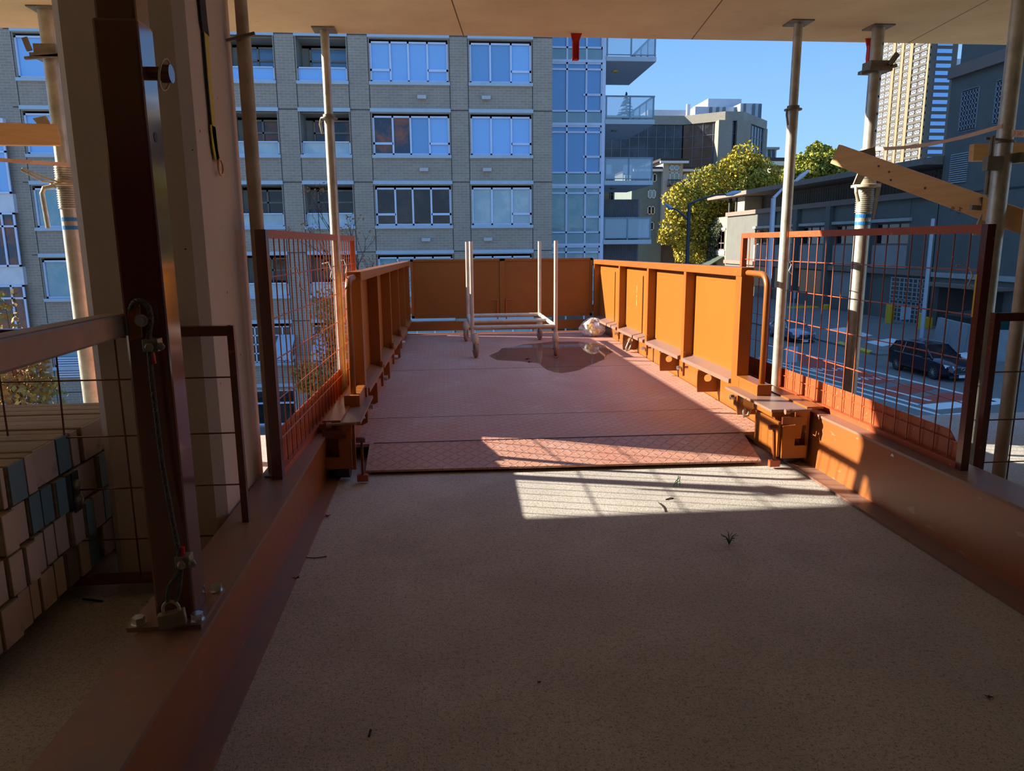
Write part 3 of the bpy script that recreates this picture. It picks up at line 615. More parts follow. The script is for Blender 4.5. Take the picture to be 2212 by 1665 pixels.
m = MB(); m.lathe((p5.x + 0.065, 3.80, zq - 0.20), [(0.03 + (0.004 if i % 2 else 0), i * 0.008) for i in range(50)], 14); m.build('screw_thread', GALV, sp5)
m = MB(); m.cyl((p5.x - 0.10, 3.68, zq - 0.19), (p5.x - 0.10, 3.68, zq + 0.10), 0.013, 10); m.box((p5.x - 0.125, 3.66, zq - 0.07), (p5.x - 0.04, 3.70, zq + 0.0)); m.box((p5.x + 0.05, 3.66, zq - 0.03), (p5.x + 0.10, 3.74, zq + 0.02)); m.build('clamp', STEELD, sp5)
m = MB(); m.lathe((p5.x, 3.72, zq + 0.07), [(0.046, 0), (0.05, 0.002), (0.05, 0.012), (0.046, 0.014)], 20); m.bar((p5.x - 0.13, 3.69, zq + 0.09), (p5.x, 3.69, zq + 0.08), 0.012, 0.012); m.build('ring_clamp', STEELD, sp5)
zy0, zy1 = atX(2125, 600, 2.29).z, 0
m = MB(); m.box((2.222, 2.905, 0.98), (2.2255, 2.915, 1.16)); m.build('yellow_sticker', YEL, frr)
p6 = atY(2185, 800, 3.25)
sp6 = shore('shoring_post', 'bare shoring post at the right edge behind the low mesh guard', p6.x, 3.25, 0.030, 0.027, 2.0, mt=GALVD)
# small square upright further right
p7 = atY(152, 480, 4.7)
zj7 = atY(142, 355, 4.7).z; z71 = atY(150, 452, 4.7).z
sp7 = shore('shoring_post', 'sunlit shoring post with blue bands at the left, behind the column edge', p7.x, 4.7, 0.046, 0.040, zj7, thread=(z71, zj7 - 0.01), bands=(atY(150, 478, 4.7).z, atY(150, 496, 4.7).z))
collar(sp7, p7.x, 4.7, (z71 + zj7) / 2, 0.046, GALVD, 0.04, False)
zc7 = (z71 + zj7) / 2
m = MB(); m.tube([V(p7.x, 4.64, zc7 + 0.01), V(p7.x - 0.10, 4.64, zc7 + 0.03), V(p7.x - 0.21, 4.64, zc7 + 0.09), V(p7.x - 0.20, 4.64, zc7 + 0.10), V(p7.x - 0.09, 4.64, zc7 + 0.05), V(p7.x, 4.64, zc7 + 0.02)], 0.006, 8); m.build('wire_bail', GALVD, sp7)
m = MB(); m.tube([V(p7.x - 0.03, 4.63, zc7), V(p7.x - 0.09, 4.63, zc7 - 0.01), V(p7.x - 0.105, 4.63, zc7 - 0.04), V(p7.x - 0.095, 4.63, zc7 - 0.24)], 0.013, 10); m.build('handle_bar', GALV, sp7)
zt7 = atY(110, 112, 4.7).z
m = MB(); m.box((p7.x - 0.08, 4.63, zt7 - 0.04), (p7.x + 0.08, 4.77, zt7 - 0.02)); m.box((p7.x - 0.06, 4.64, zt7 - 0.02), (p7.x + 0.06, 4.76, zt7 + 0.03)); m.bar((p7.x - 0.11, 4.64, zt7 - 0.05), (p7.x + 0.1, 4.64, zt7 - 0.03), 0.02, 0.015); m.bar((p7.x - 0.08, 4.64, zt7 - 0.01), (p7.x - 0.10, 4.64, zt7 + 0.06), 0.01, 0.03); m.build('upper_clamp', STEELD, sp7)

# timber braces
def plank(name, label, a, b, h, th=0.045, cat='timber brace', up=(0, 0, 1)):
    m = MB(); m.bar(a, b, th, h, up); base = (Vector(a) + Vector(b)) / 2
    return tag(m.build(name, WOOD, base=tuple(base), bevel=0.003), label, cat)
A = atY(1806, 333, 4.56); B = atY(2250, 494, 3.62); D_ = (B - A).normalized()
bz = plank('timber_brace', 'long yellow timber brace sloping down across the right shoring posts', A, B, 0.118)
nn = Vector((D_.y, -D_.x, 0)).normalized()
if nn.y > 0: nn = -nn
hv = D_.cross(nn).normalized(); hv = hv if hv.z > 0 else -hv
knot = mat('dark_knot', (0.16, 0.06, 0.03), None, 5, 0.7)
for fx, fy in ((0.30, 0.01), (0.325, -0.028), (0.49, -0.006), (0.24, 0.02)):
    m = MB(); q = A + (B - A) * fx + hv * fy + nn * 0.0225; m.cyl(q, q + nn * 0.001, 0.007, 8); m.build('knot', knot, bz)
q = A + (B - A) * 0.665 + hv * -0.035 + nn * 0.0232
text_mesh('grade_stamp', 'HT', 0.032, q, -hv, D_, knot, bz)
text_mesh('grade_stamp', '85', 0.028, q - D_ * 0.035 - hv * 0.01, -hv, D_, knot, bz)
for i, (px, py, yy) in enumerate(((1868, 345, 4.52), (2128, 448, 3.86))):
    q = atY(px, py, yy); t = thing('beam_clamp', ('left' if i == 0 else 'right') + ' folded steel clamp gripping the sloping timber brace', 'clamp', q, 'steel clamps on the sloping brace')
    m = MB(); m.prism([q + V(-0.05, -0.02, 0.05), q + V(0.05, -0.02, 0.075), q + V(0.06, -0.02, 0.0), q + V(-0.03, -0.02, -0.01)], (0, 0.012, 0)); m.build('clamp_plate', STEELD, t)
    m = MB(); m.prism([q + V(-0.02, -0.025, 0.0), q + V(0.05, -0.025, 0.0), q + V(-0.03, -0.025, -0.15), q + V(-0.075, -0.025, -0.15)], (0, 0.01, 0)); m.build('clamp_wedge', GALVD, t)
    m = MB(); m.bar(q + V(-0.09, -0.01, 0.0), q + V(0.08, -0.01, -0.012), 0.02, 0.025); m.build('clamp_bar', STEELD, t)
A = atY(2098, 330, 4.35); B = atY(2260, 326, 4.35); plank('timber_brace', 'short pale timber brace behind the thick post at the right edge', A, B, 0.10)
A = atY(126, 292, 4.55); B = atY(-120, 288, 4.2); plank('timber_brace', 'orange-toned timber brace running off the left edge of the photo', A, B, 0.115)
q = atY(88, 268, 4.5); m = MB(); m.prism([q + V(-0.04, 0, 0.03), q + V(0.03, 0, 0.045), q + V(0.05, 0, -0.0), q + V(-0.015, 0, -0.005)], (0, 0.012, 0)); tag(m.build('beam_clamp', GALVD), 'small pale steel clamp on top of the left timber brace', 'clamp')
# tape
def tape(name, label, pts, w, m_=TAPE):
    P = [Vector(p) for p in pts]; m = MB(); vs = []
    for i, (p, tw) in enumerate(zip(P, np.linspace(0, 1, len(P)))):
        a_ = 0.9 * math.sin(tw * 7) * (1 - abs(2 * tw - 1)) ; up = Vector((0, math.sin(a_), math.cos(a_)))
        vs += [p - up * w / 2, p + up * w / 2]
    b = MB(); b.add(vs, [(2 * i, 2 * i + 2, 2 * i + 3, 2 * i + 1) for i in range(len(P) - 1)])
    o = b.build(name, m_, None, base=tuple(P[0])); s_ = o.modifiers.new('thick', 'SOLIDIFY'); s_.thickness = 0.0012
    return tag(o, label, 'barrier tape')
A = atY(1885, 322, 4.69); B = atY(2165, 272, 3.70)
pts = [A + (B - A) * t_ + V(0, 0, -0.03 * math.sin(math.pi * t_)) for t_ in np.linspace(0, 1, 13)]
tape('barrier_tape', 'pale barrier tape stretched between the two thick right posts', pts, 0.022)
q = atY(1893, 322, 4.67); rope_ = MB(); rope_.tube([q + V(0.055 * math.cos(a), 0.06 * math.sin(a) + 0.06, 0.006 * math.sin(3 * a)) for a in np.linspace(0, 6.28, 20)[:-1]], 0.007, 6, True); tag(rope_.build('knotted_tape', TAPE), 'pale tape knotted round the thick post with blue bands', 'barrier tape')
A = atY(2185, 288, 3.66); B = atY(2300, 290, 3.3)
tp = tape('barrier_tape', 'pale barrier tape with orange numerals at the right edge', [A, A + (B - A) * 0.5, B], 0.035); WM[tp.name] = Matrix.Translation(tp.location)
dd = (B - A).normalized(); text_mesh('tape_print', '7-340', 0.03, A + dd * 0.012 + V(0, -0.004, -0.012), dd, (0, 0, 1), INK, tp)
A = atY(-30, 343, 4.2); B = atY(150, 356, 4.62)
tape('barrier_tape', 'pale barrier tape tied to the left post below the brace', [A + (B - A) * t_ for t_ in np.linspace(0, 1, 8)], 0.022)
# red hangers under the slab edge
for px, lab in ((1243, 'small red metal bracket hanging under the slab near the glass balconies'), (1882, 'red metal bracket hanging under the slab beside the banded thick post')):
    q = atY(px, 95, 5.0); big = 1.3 if px > 1500 else 1.0
    zt_b = 2.63; t = thing('red_bracket', lab, 'bracket', (q.x, q.y, zt_b))
    m = MB(); w = 0.03 * big
    m.prism([(q.x - w, q.y, zt_b), (q.x + w * 1.4, q.y, zt_b), (q.x + w * 0.7, q.y, zt_b - 0.06), (q.x + w * 0.6, q.y, zt_b - 0.165 * big), (q.x - w * 0.7, q.y, zt_b - 0.165 * big), (q.x - w * 0.6, q.y, zt_b - 0.06)], (0, 0.012, 0)); m.build('back_plate', RED, t)
    m = MB(); m.box((q.x - w * 0.75, q.y - 0.03, zt_b - 0.165 * big), (q.x - w * 0.55, q.y, zt_b - 0.05)); m.box((q.x + w * 0.5, q.y - 0.03, zt_b - 0.165 * big), (q.x + w * 0.65, q.y, zt_b - 0.05)); m.box((q.x - w * 0.7, q.y - 0.03, zt_b - 0.165 * big), (q.x + w * 0.6, q.y, zt_b - 0.158 * big)); m.build('side_flanges', RED, t)
# yellow strap
st = thing('yellow_strap', 'yellow webbing strap with steel ring hanging down the column face', 'strap', (-0.855, 2.95, 1.6))
Xs = -0.858
def sx_(px, py): return atX(px, py, Xs)
def ribbon(pts, w, m_, name):
    b = MB(); P = [Vector(p) for p in pts]; vs = []
    for p in P: vs += [p + V(0, -w / 2, 0), p + V(0, w / 2, 0), p + V(0.004, -w / 2, 0), p + V(0.004, w / 2, 0)]
    fs = []
    for i in range(len(P) - 1):
        k = 4 * i; fs += [(k, k + 4, k + 5, k + 1), (k + 2, k + 3, k + 7, k + 6), (k, k + 2, k + 6, k + 4), (k + 1, k + 5, k + 7, k + 3)]
    b.add(vs, fs + [(0, 1, 3, 2)]); b.build(name, m_, st)
blk = mat('black_webbing', (0.02, 0.025, 0.05), (0.01, 0.012, 0.02), 60, 0.8); yw = mat('yellow_webbing', (0.62, 0.50, 0.03), (0.5, 0.38, 0.02), 80, 0.7)
ribbon([sx_(431, -60), sx_(435, 0), sx_(440, 50), sx_(443, 72)], 0.075, blk, 'black_sleeve')
ribbon([sx_(443, 70), sx_(449, 150), sx_(456, 230), sx_(461, 290), sx_(470, 346)], 0.05, yw, 'webbing')
ribbon([sx_(438, 70), sx_(446, 170), sx_(455, 270)], 0.012, blk, 'webbing_edge')
ribbon([sx_(458, 272), sx_(463, 320), sx_(468, 348)], 0.06, yw, 'webbing_loop')
q = sx_(471, 361); m = MB(); m.tube([q + V(0.01, 0.030 * math.cos(a), 0.03 * math.sin(a)) for a in np.linspace(0, 6.28, 25)[:-1]], 0.0045, 8, True); m.build('ring', mat('bronze_ring', (0.7, 0.4, 0.25), None, 5, 0.35, 0.8), st, smooth=True)

# ================================================================== cart on the deck
ct = thing('pipe_cart', 'mud-stained tubular cart with upright pipes standing on the platform deck', 'cart', (0.74, 8.55, DZ))
xl, xr, yn, yf = 0.285, 1.19, 7.86, 9.22
zf = 0.42
PIPE = worn('muddy_white_pipe', (0.62, 0.5, 0.36), (0.5, 0.34, 0.22), (0.35, 0.2, 0.12), 0.6, 9)
for x, y in ((xl, yn), (xr, yn), (xl, yf), (xr, yf)):
    m = MB(); m.cyl((x, y, 0.27), (x, y, 1.33), 0.021, 14); m.build('upright', PIPE, ct, smooth='auto')
for y in (yn, yn + 0.62, yf):
    m = MB(); m.cyl((xl, y, zf), (xr, y, zf), 0.022, 14); m.build('cross_tube', PIPE, ct, smooth='auto')
for x in (xl, xr):
    m = MB(); m.cyl((x, yn, zf), (x, yf, zf), 0.022, 14); m.build('side_tube', PIPE, ct, smooth='auto')
for x, y, a in ((xl + 0.03, yn - 0.03, 0.18), (xr, yn, -0.1), (xl - 0.03, yf, -0.25), (xr, yf, 0.15)):
    m = MB(); m.lathe((x, y, 0.245), [(0.028, 0), (0.036, 0.01), (0.038, 0.05), (0.03, 0.09), (0.022, 0.11)], 16); cs = m.build('caster_housing', PIPE, ct, smooth='auto')
    ax = Vector((math.cos(a), math.sin(a), 0)); C_ = Vector((x, y, DZ + 0.082))
    m = MB(); m.lathe(C_ - ax * 0.02, [(0.02, 0), (0.05, 0.004), (0.07, 0.002), (0.08, 0.01), (0.082, 0.02), (0.08, 0.03), (0.07, 0.038), (0.05, 0.036), (0.02, 0.04)], 28, ax); m.build('wheel', worn('muddy_rubber', (0.33, 0.18, 0.12), (0.2, 0.14, 0.11), (0.4, 0.3, 0.25), 0.7, 12), cs, smooth='auto')
    m = MB()
    for sd in (-1, 1): m.bar(C_ + ax * 0.03 * sd + V(0, 0, -0.01), C_ + ax * 0.03 * sd + V(0, 0, 0.16), 0.004, 0.03, up=tuple(ax.cross(Vector((0, 0, 1)))))
    m.cyl(C_ - ax * 0.04, C_ + ax * 0.04, 0.008, 8); m.build('caster_fork', PIPE, cs)
# bag of rubbish
bp = atZ(1279, 727, DZ); bag = thing('rubbish_bag', 'clear plastic bag of yellow and white rubbish by the far right corner of the deck', 'bag', bp)
def blob(c, rx, ry, rz, seed, amp=0.18, n=28, flat=True):
    rnd = random.Random(seed); ph = [rnd.uniform(0, 6.28) for _ in range(12)]; vs = []; fs = []
    for i in range(n // 2 + 1):
        th = math.pi * i / (n // 2)
        for j in range(n):
            f_ = 2 * math.pi * j / n
            k = 1 + amp * (math.sin(3 * f_ + ph[0] + 2 * th) * 0.5 + math.sin(5 * f_ + ph[1] - 3 * th) * 0.35 + math.sin(9 * f_ + ph[2] + 5 * th) * 0.3 + rnd.uniform(-0.3, 0.3)) * math.sin(th)
            z = math.cos(th) * rz * (1 + 0.1 * math.sin(4 * f_ + ph[3])); z = max(z, -rz * 0.8) if flat else z
            vs.append((c[0] + rx * k * math.sin(th) * math.cos(f_), c[1] + ry * k * math.sin(th) * math.sin(f_), c[2] + z))
    for i in range(n // 2):
        for j in range(n): fs.append((i * n + j, i * n + (j + 1) % n, (i + 1) * n + (j + 1) % n, (i + 1) * n + j))
    return MB().add(vs, fs)
pm, pnt, pp = newmat('clear_plastic', 0.15); pp.inputs['Base Color'].default_value = (0.9, 0.88, 0.8, 1); pp.inputs['Alpha'].default_value = 0.55
pnt.links.new(_ramp(pnt, _noise(pnt, _coord(pnt), 22, 4), 0.4, 0.6, (0.12, 0.12, 0.12, 1), (0.75, 0.75, 0.75, 1)), pp.inputs['Alpha'])
c_ = bp + V(0.02, 0.05, 0.105)
blob(c_, 0.165, 0.13, 0.13, 3).build('plastic_bag', pm, bag, smooth=False)
blob(c_ + V(-0.03, -0.04, 0.01), 0.06, 0.06, 0.055, 4, flat=False).build('yellow_wrapper', YEL, bag)
blob(c_ + V(0.02, -0.06, -0.04), 0.06, 0.055, 0.055, 5, flat=False).build('yellow_wrapper', YEL, bag)
blob(c_ + V(-0.06, 0.0, 0.08), 0.03, 0.03, 0.03, 8, flat=False).build('yellow_wrapper', YEL, bag)
blob(c_ + V(0.07, -0.01, 0.01), 0.06, 0.06, 0.07, 6, flat=False).build('white_paper', WHITE, bag)
blob(c_ + V(-0.07, -0.03, -0.05), 0.05, 0.05, 0.04, 7, flat=False).build('white_paper', WHITE, bag)
# puddle
wm, wnt, wp = newmat('rain_water', 0.03, 0, 1.0); wp.inputs['Base Color'].default_value = (0.10, 0.035, 0.015, 1); wp.inputs['IOR'].default_value = 1.33; wp.inputs['Alpha'].default_value = 0.5
pts = [(1057, 768), (1085, 752), (1130, 744), (1190, 738), (1250, 738), (1305, 745), (1325, 760), (1310, 775), (1285, 785), (1250, 800), (1215, 806), (1180, 798), (1165, 785), (1120, 780), (1075, 778)]
P = [atZ(x, y, DZ) for x, y in pts]; cc = sum(P, Vector()) / len(P)
ring = []
for i in range(len(P)):
    a_, b_ = P[i], P[(i + 1) % len(P)]
    ring += [a_, (a_ * 0.5 + b_ * 0.5) + (a_ * 0.5 + b_ * 0.5 - cc) * random.uniform(-0.06, 0.06)]
b = MB(); b.add([p + V(0, 0, 0.0035) for p in ring] + [cc + V(0, 0, 0.0045)], [(i, (i + 1) % len(ring), len(ring)) for i in range(len(ring))])
tag(b.build('puddle', wm, None), 'shallow dark puddle on the deck beneath the cart', 'puddle')
# leaves and litter
LEAF = mat('dead_leaf', (0.30, 0.09, 0.03), (0.15, 0.06, 0.03), 20, 0.8); LEAFD = mat('dark_litter', (0.05, 0.03, 0.02), None, 20, 0.8)
def litter(name, px, py, z, size, label, m_=LEAF, group=None):
    q = atZ(px, py, z); rnd = random.Random(px); a0 = rnd.uniform(0, 6.28); n = 9; top = []; 
    for i in range(n):
        a = a0 + 2 * math.pi * i / n; r_ = size * (0.35 + 0.65 * (i % 2)) * rnd.uniform(0.7, 1.1); top.append(q + V(r_ * math.cos(a), r_ * 0.8 * math.sin(a), 0.004 + rnd.uniform(0, 0.3) * size))
    b = MB(); vs = top + [q + V(0, 0, 0.003)]; vs += [v - V(0, 0, 0.0015) for v in vs]
    fs = [(i, (i + 1) % n, n) for i in range(n)] + [((i + 1) % n + n + 1, i + n + 1, 2 * n + 1) for i in range(n)] + [(i, i + n + 1, (i + 1) % n + n + 1, (i + 1) % n) for i in range(n)]
    b.add(vs, fs); return tag(b.build(name, m_, None), label, 'leaf', group)
litter('fallen_leaf', 1137, 776, DZ, 0.05, 'brown leaf lying in the puddle left of the cart\'s right wheel')
litter('fallen_leaf', 1143, 783, DZ, 0.035, 'dark shrivelled leaf just in front of the puddle leaf', LEAFD)
litter('fallen_leaf', 1202, 773, DZ, 0.05, 'orange leaf at the foot of the cart\'s front right wheel')
litter('fallen_leaf', 707, 1117, 0.0, 0.022, 'brown curled leaf on the concrete beside the left beam')
litter('fallen_leaf', 641, 1250, 0.01, 0.018, 'dark scrap on the left beam\'s lower flange', LEAFD)
litter('fallen_leaf', 2135, 1507, 0.0, 0.014, 'small dark scrap on the concrete at the lower right', LEAFD)
litter('fallen_leaf', 1165, 1475, 0.0, 0.008, 'tiny dark speck on the concrete at the bottom centre', LEAFD)
def wirebit(name, pts, r, m_, label, cat='wire'):
    m = MB(); m.tube([atZ(x, y, 0) + V(0, 0, z) for x, y, z in pts], r, 6); return tag(m.build(name, m_, None), label, cat)
wirebit('wire_scrap', [(1422, 1086, .003), (1428, 1093, .006), (1434, 1098, .003), (1437, 1106, .003)], 0.0025, LEAFD, 'short bent wire on the sunlit concrete patch')
wirebit('wire_scrap', [(1438, 1080, .003), (1448, 1077, .004), (1455, 1077, .003)], 0.003, LEAFD, 'small dark sliver above the bent wire on the sunlit concrete')
wirebit('twig', [(655, 1205, .003), (680, 1207, .004), (706, 1203, .003)], 0.002, LEAFD, 'thin twig on the concrete by the left beam', 'twig')
wirebit('twig', [(180, 1297, .006), (200, 1300, .008), (222, 1302, .006)], 0.004, LEAFD, 'dark twig on the floor beside the timber stack', 'twig')
wirebit('twig', [(797, 1592, .003), (801, 1580, .006)], 0.003, LEAFD, 'tiny twig standing on the concrete near the bottom edge', 'twig')
GRN = mat('green_plastic', (0.02, 0.45, 0.22), (0.02, 0.3, 0.15), 10, 0.5); PLANT = mat('small_weed', (0.04, 0.16, 0.10), (0.02, 0.09, 0.06), 10, 0.6)
q = atZ(1462, 1050, 0); m = MB()
for dx, dy, lx, lz in ((-0.02, 0, 0.028, 0.05), (0.0, 0, 0.005, 0.062), (0.018, 0.0, -0.005, 0.058), (-0.015, 0.01, 0.03, 0.03)): m.tube([q + V(dx, dy, 0), q + V(dx + lx * 0.5, dy, lz * 0.6), q + V(dx + lx, dy - 0.01, lz)], 0.0022, 5)
tag(m.build('plastic_strands', GRN, None), 'bright green plastic strands standing on the sunlit concrete patch', 'plastic scrap')
q = atZ(1575, 1176, 0); m = MB(); rnd = random.Random(3)
for i in range(16):
    a = rnd.uniform(0, 6.28); l = rnd.uniform(0.03, 0.06); m.tube([q, q + V(math.cos(a) * l * 0.3, math.sin(a) * l * 0.3, l * 0.7), q + V(math.cos(a) * l * 0.75, math.sin(a) * l * 0.6, l * rnd.uniform(0.6, 1.0))], 0.0014, 4)
tag(m.build('weed', PLANT, None), 'small dark green weed growing from the shaded concrete', 'plant')
# ================================================================== BACKGROUND
GZ = -6.0
BRICK = brickmat('grey_brown_brick', (0.36, 0.29, 0.22), (0.31, 0.25, 0.19), (0.45, 0.39, 0.32), 0.30, 0.10, msize=0.009)
GLB = glass('painted_sky_glass', (0.26, 0.50, 0.84), 0.06)  # sky reflection painted into the base colour
GLBD = glass('deeper_painted_sky_glass', (0.17, 0.36, 0.62), 0.06)  # deeper tone of the same painted sky reflection
GLD = glass('dark_glass', (0.012, 0.012, 0.014), 0.06, ns=0.9, c2=(0.05, 0.035, 0.03))
GLR = glass('dark_glass_painted_reflections', (0.03, 0.05, 0.08), 0.05, ns=0.9, c2=(0.30, 0.09, 0.03))  # orange reflections painted into the base colour with noise
GLT = glass('teal_glass', (0.18, 0.36, 0.40), 0.05, ns=0.7, c2=(0.30, 0.42, 0.44))
GLC = glass('pale_curtain_glass', (0.32, 0.45, 0.48), 0.06, ns=1.0, c2=(0.46, 0.55, 0.55))
SILL = mat('pale_blue_grey_trim', (0.42, 0.52, 0.60), (0.38, 0.47, 0.55), 3, 0.6)
VENT = mat('pale_vent', (0.5, 0.5, 0.5), None, 3, 0.5)
JOINT = mat('dark_joint', (0.06, 0.055, 0.05), None, 3, 0.9)
LOGG = mat('grey_render', (0.33, 0.33, 0.30), (0.3, 0.3, 0.28), 2, 0.8)
def facade(m, O, U, N, w, h, openings, depth):
    """wall in plane O + U*u + Z*v with rectangular recesses (u0,u1,v0,v1); N points outward"""
    U, N, O = Vector(U), Vector(N), Vector(O)
    us = sorted({0, w} | {min(max(q, 0), w) for o in openings for q in o[:2]}); vs = sorted({0, h} | {min(max(q, 0), h) for o in openings for q in o[2:4]})
    P = lambda u, v, d=0: O + U * u + Vector((0, 0, v)) - N * d
    for i in range(len(us) - 1):
        for j in range(len(vs) - 1):
            uc, vc = (us[i] + us[i + 1]) / 2, (vs[j] + vs[j + 1]) / 2
            if any(o[0] < uc < o[1] and o[2] < vc < o[3] for o in openings): continue
            m.quad(P(us[i], vs[j]), P(us[i + 1], vs[j]), P(us[i + 1], vs[j + 1]), P(us[i], vs[j + 1]))
    for u0, u1, v0, v1 in [o[:4] for o in openings]:
        m.quad(P(u0, v0), P(u1, v0), P(u1, v0, depth), P(u0, v0, depth)); m.quad(P(u0, v1), P(u0, v1, depth), P(u1, v1, depth), P(u1, v1))
        m.quad(P(u0, v0), P(u0, v0, depth), P(u0, v1, depth), P(u0, v1)); m.quad(P(u1, v0), P(u1, v1), P(u1, v1, depth), P(u1, v0, depth))
def window(par, O, U, N, u0, u1, v0, v1, us=(), vs=(), fw=0.07, fm=FRAMEB, gm=GLB, sub=(), d=0.12, gms=None):
    """frame + pane; us, vs mullions as fractions; sub=(ua,ub,v) short transoms between mullion fractions"""
    U, N, O = Vector(U), Vector(N), Vector(O); P = lambda u, v, q=0: O + U * u + Vector((0, 0, v)) - N * q
    m = MB(); w, h = u1 - u0, v1 - v0
    def b(a0, a1, b0, b1): m.obox(P(a0, b0, d), U * (a1 - a0), N * 0.05, Vector((0, 0, b1 - b0)))
    b(u0, u1, v0, v0 + fw); b(u0, u1, v1 - fw, v1); b(u0, u0 + fw, v0, v1); b(u1 - fw, u1, v0, v1)
    for q in us: b(u0 + w * q - fw / 2, u0 + w * q + fw / 2, v0, v1)
    for q in vs: b(u0, u1, v0 + h * q - fw / 2, v0 + h * q + fw / 2)
    for a, c, q in sub: b(u0 + w * a, u0 + w * c, v0 + h * q - fw * 0.6, v0 + h * q + fw * 0.6)
    f = m.build('window', fm, par)
    ed = [0] + list(us) + [1]
    for i in range(len(ed) - 1) if gms else [None]:
        p = MB(); a, c = (ed[i], ed[i + 1]) if gms else (0, 1)
        p.obox(P(u0 + w * a, v0, d + 0.02), U * (w * (c - a)), N * 0.01, Vector((0, 0, h))); p.build('pane', gms[i] if gms else gm, f)
    return f
YB = 30.0; BX0 = -32.0; BX1 = 4.38; BH = 42.0  # height and rear depth out of view are enlarged to shade the street
bb = thing('brick_building', 'grey-brown brick apartment building filling the middle and left background', 'building', (BX0, YB, GZ))
O = Vector((BX0, YB, GZ)); U = (1, 0, 0); N = (0, -1, 0)
ops = []; FH = 2.69; specs = []
for k in range(-2, 5):
    top, bot = 6.2 - FH * k, 4.74 - FH * k
    if k < 4:
        for ci, (a, b_) in {'c4': (1.16, 3.56), 'c3': (-2.63, 0.34), 'h': (-12.3, -9.4), 'c0': (-15.4, -13.7)}.items():
            specs.append((ci, k, a, b_, bot, top)); ops.append((a - BX0, b_ - BX0, bot - GZ, top - GZ + 0.08, ))
        for ci, (a, b_) in {'c2': (-5.35, -3.5), 'c1': (-8.0, -6.2)}.items():
            specs.append((ci, k, a, b_, bot, top)); ops.append((a - BX0, b_ - BX0, bot - GZ, top + 0.12 - GZ))
    else:
        for a, b_ in ((-5.35, -3.5), (-8.0, -6.2), (-2.63, 0.34), (1.16, 3.56), (-12.9, -11.3)):
            ops.append((a - BX0, b_ - BX0, 0.05, top - GZ + 0.1)); specs.append(('g', k, a, b_, GZ + 0.05, top + 0.1))
m = MB(); facade(m, O, U, N, BX1 - BX0, BH, ops, 0.25)
m.quad((BX1, YB, GZ), (BX1, 107, GZ), (BX1, 107, GZ + BH), (BX1, YB, GZ + BH)); m.quad((BX0, YB, GZ + BH), (BX1, YB, GZ + BH), (BX1, 107, GZ + BH), (BX0, 107, GZ + BH))
m.quad((BX0, YB, GZ), (BX0, YB, GZ + BH), (BX0, 107, GZ + BH), (BX0, 107, GZ)); m.quad((BX0, 107, GZ), (BX0, 107, GZ + BH), (BX1, 107, GZ + BH), (BX1, 107, GZ))
m.build('brick_wall', BRICK, bb)
for k in range(-1, 5):
    z = 6.42 - FH * k; m = MB(); m.box((-15.7, YB - 0.004, z - 0.03), (BX1, YB + 0.002, z + 0.005)); m.build('floor_joint', JOINT, bb)
for x in (-2.68, 0.39, 1.1, 3.6, -5.4, -3.45, -6.15, -15.45):
    m = MB(); m.box((x - 0.015, YB - 0.004, GZ), (x + 0.015, YB + 0.002, GZ + 15)); m.build('vertical_joint', JOINT, bb)
grn = {('c3', -1): GLB, ('c4', -1): GLB, ('c3', 0): GLR, ('c4', 0): GLB, ('c3', 1): GLD, ('c4', 1): GLC}
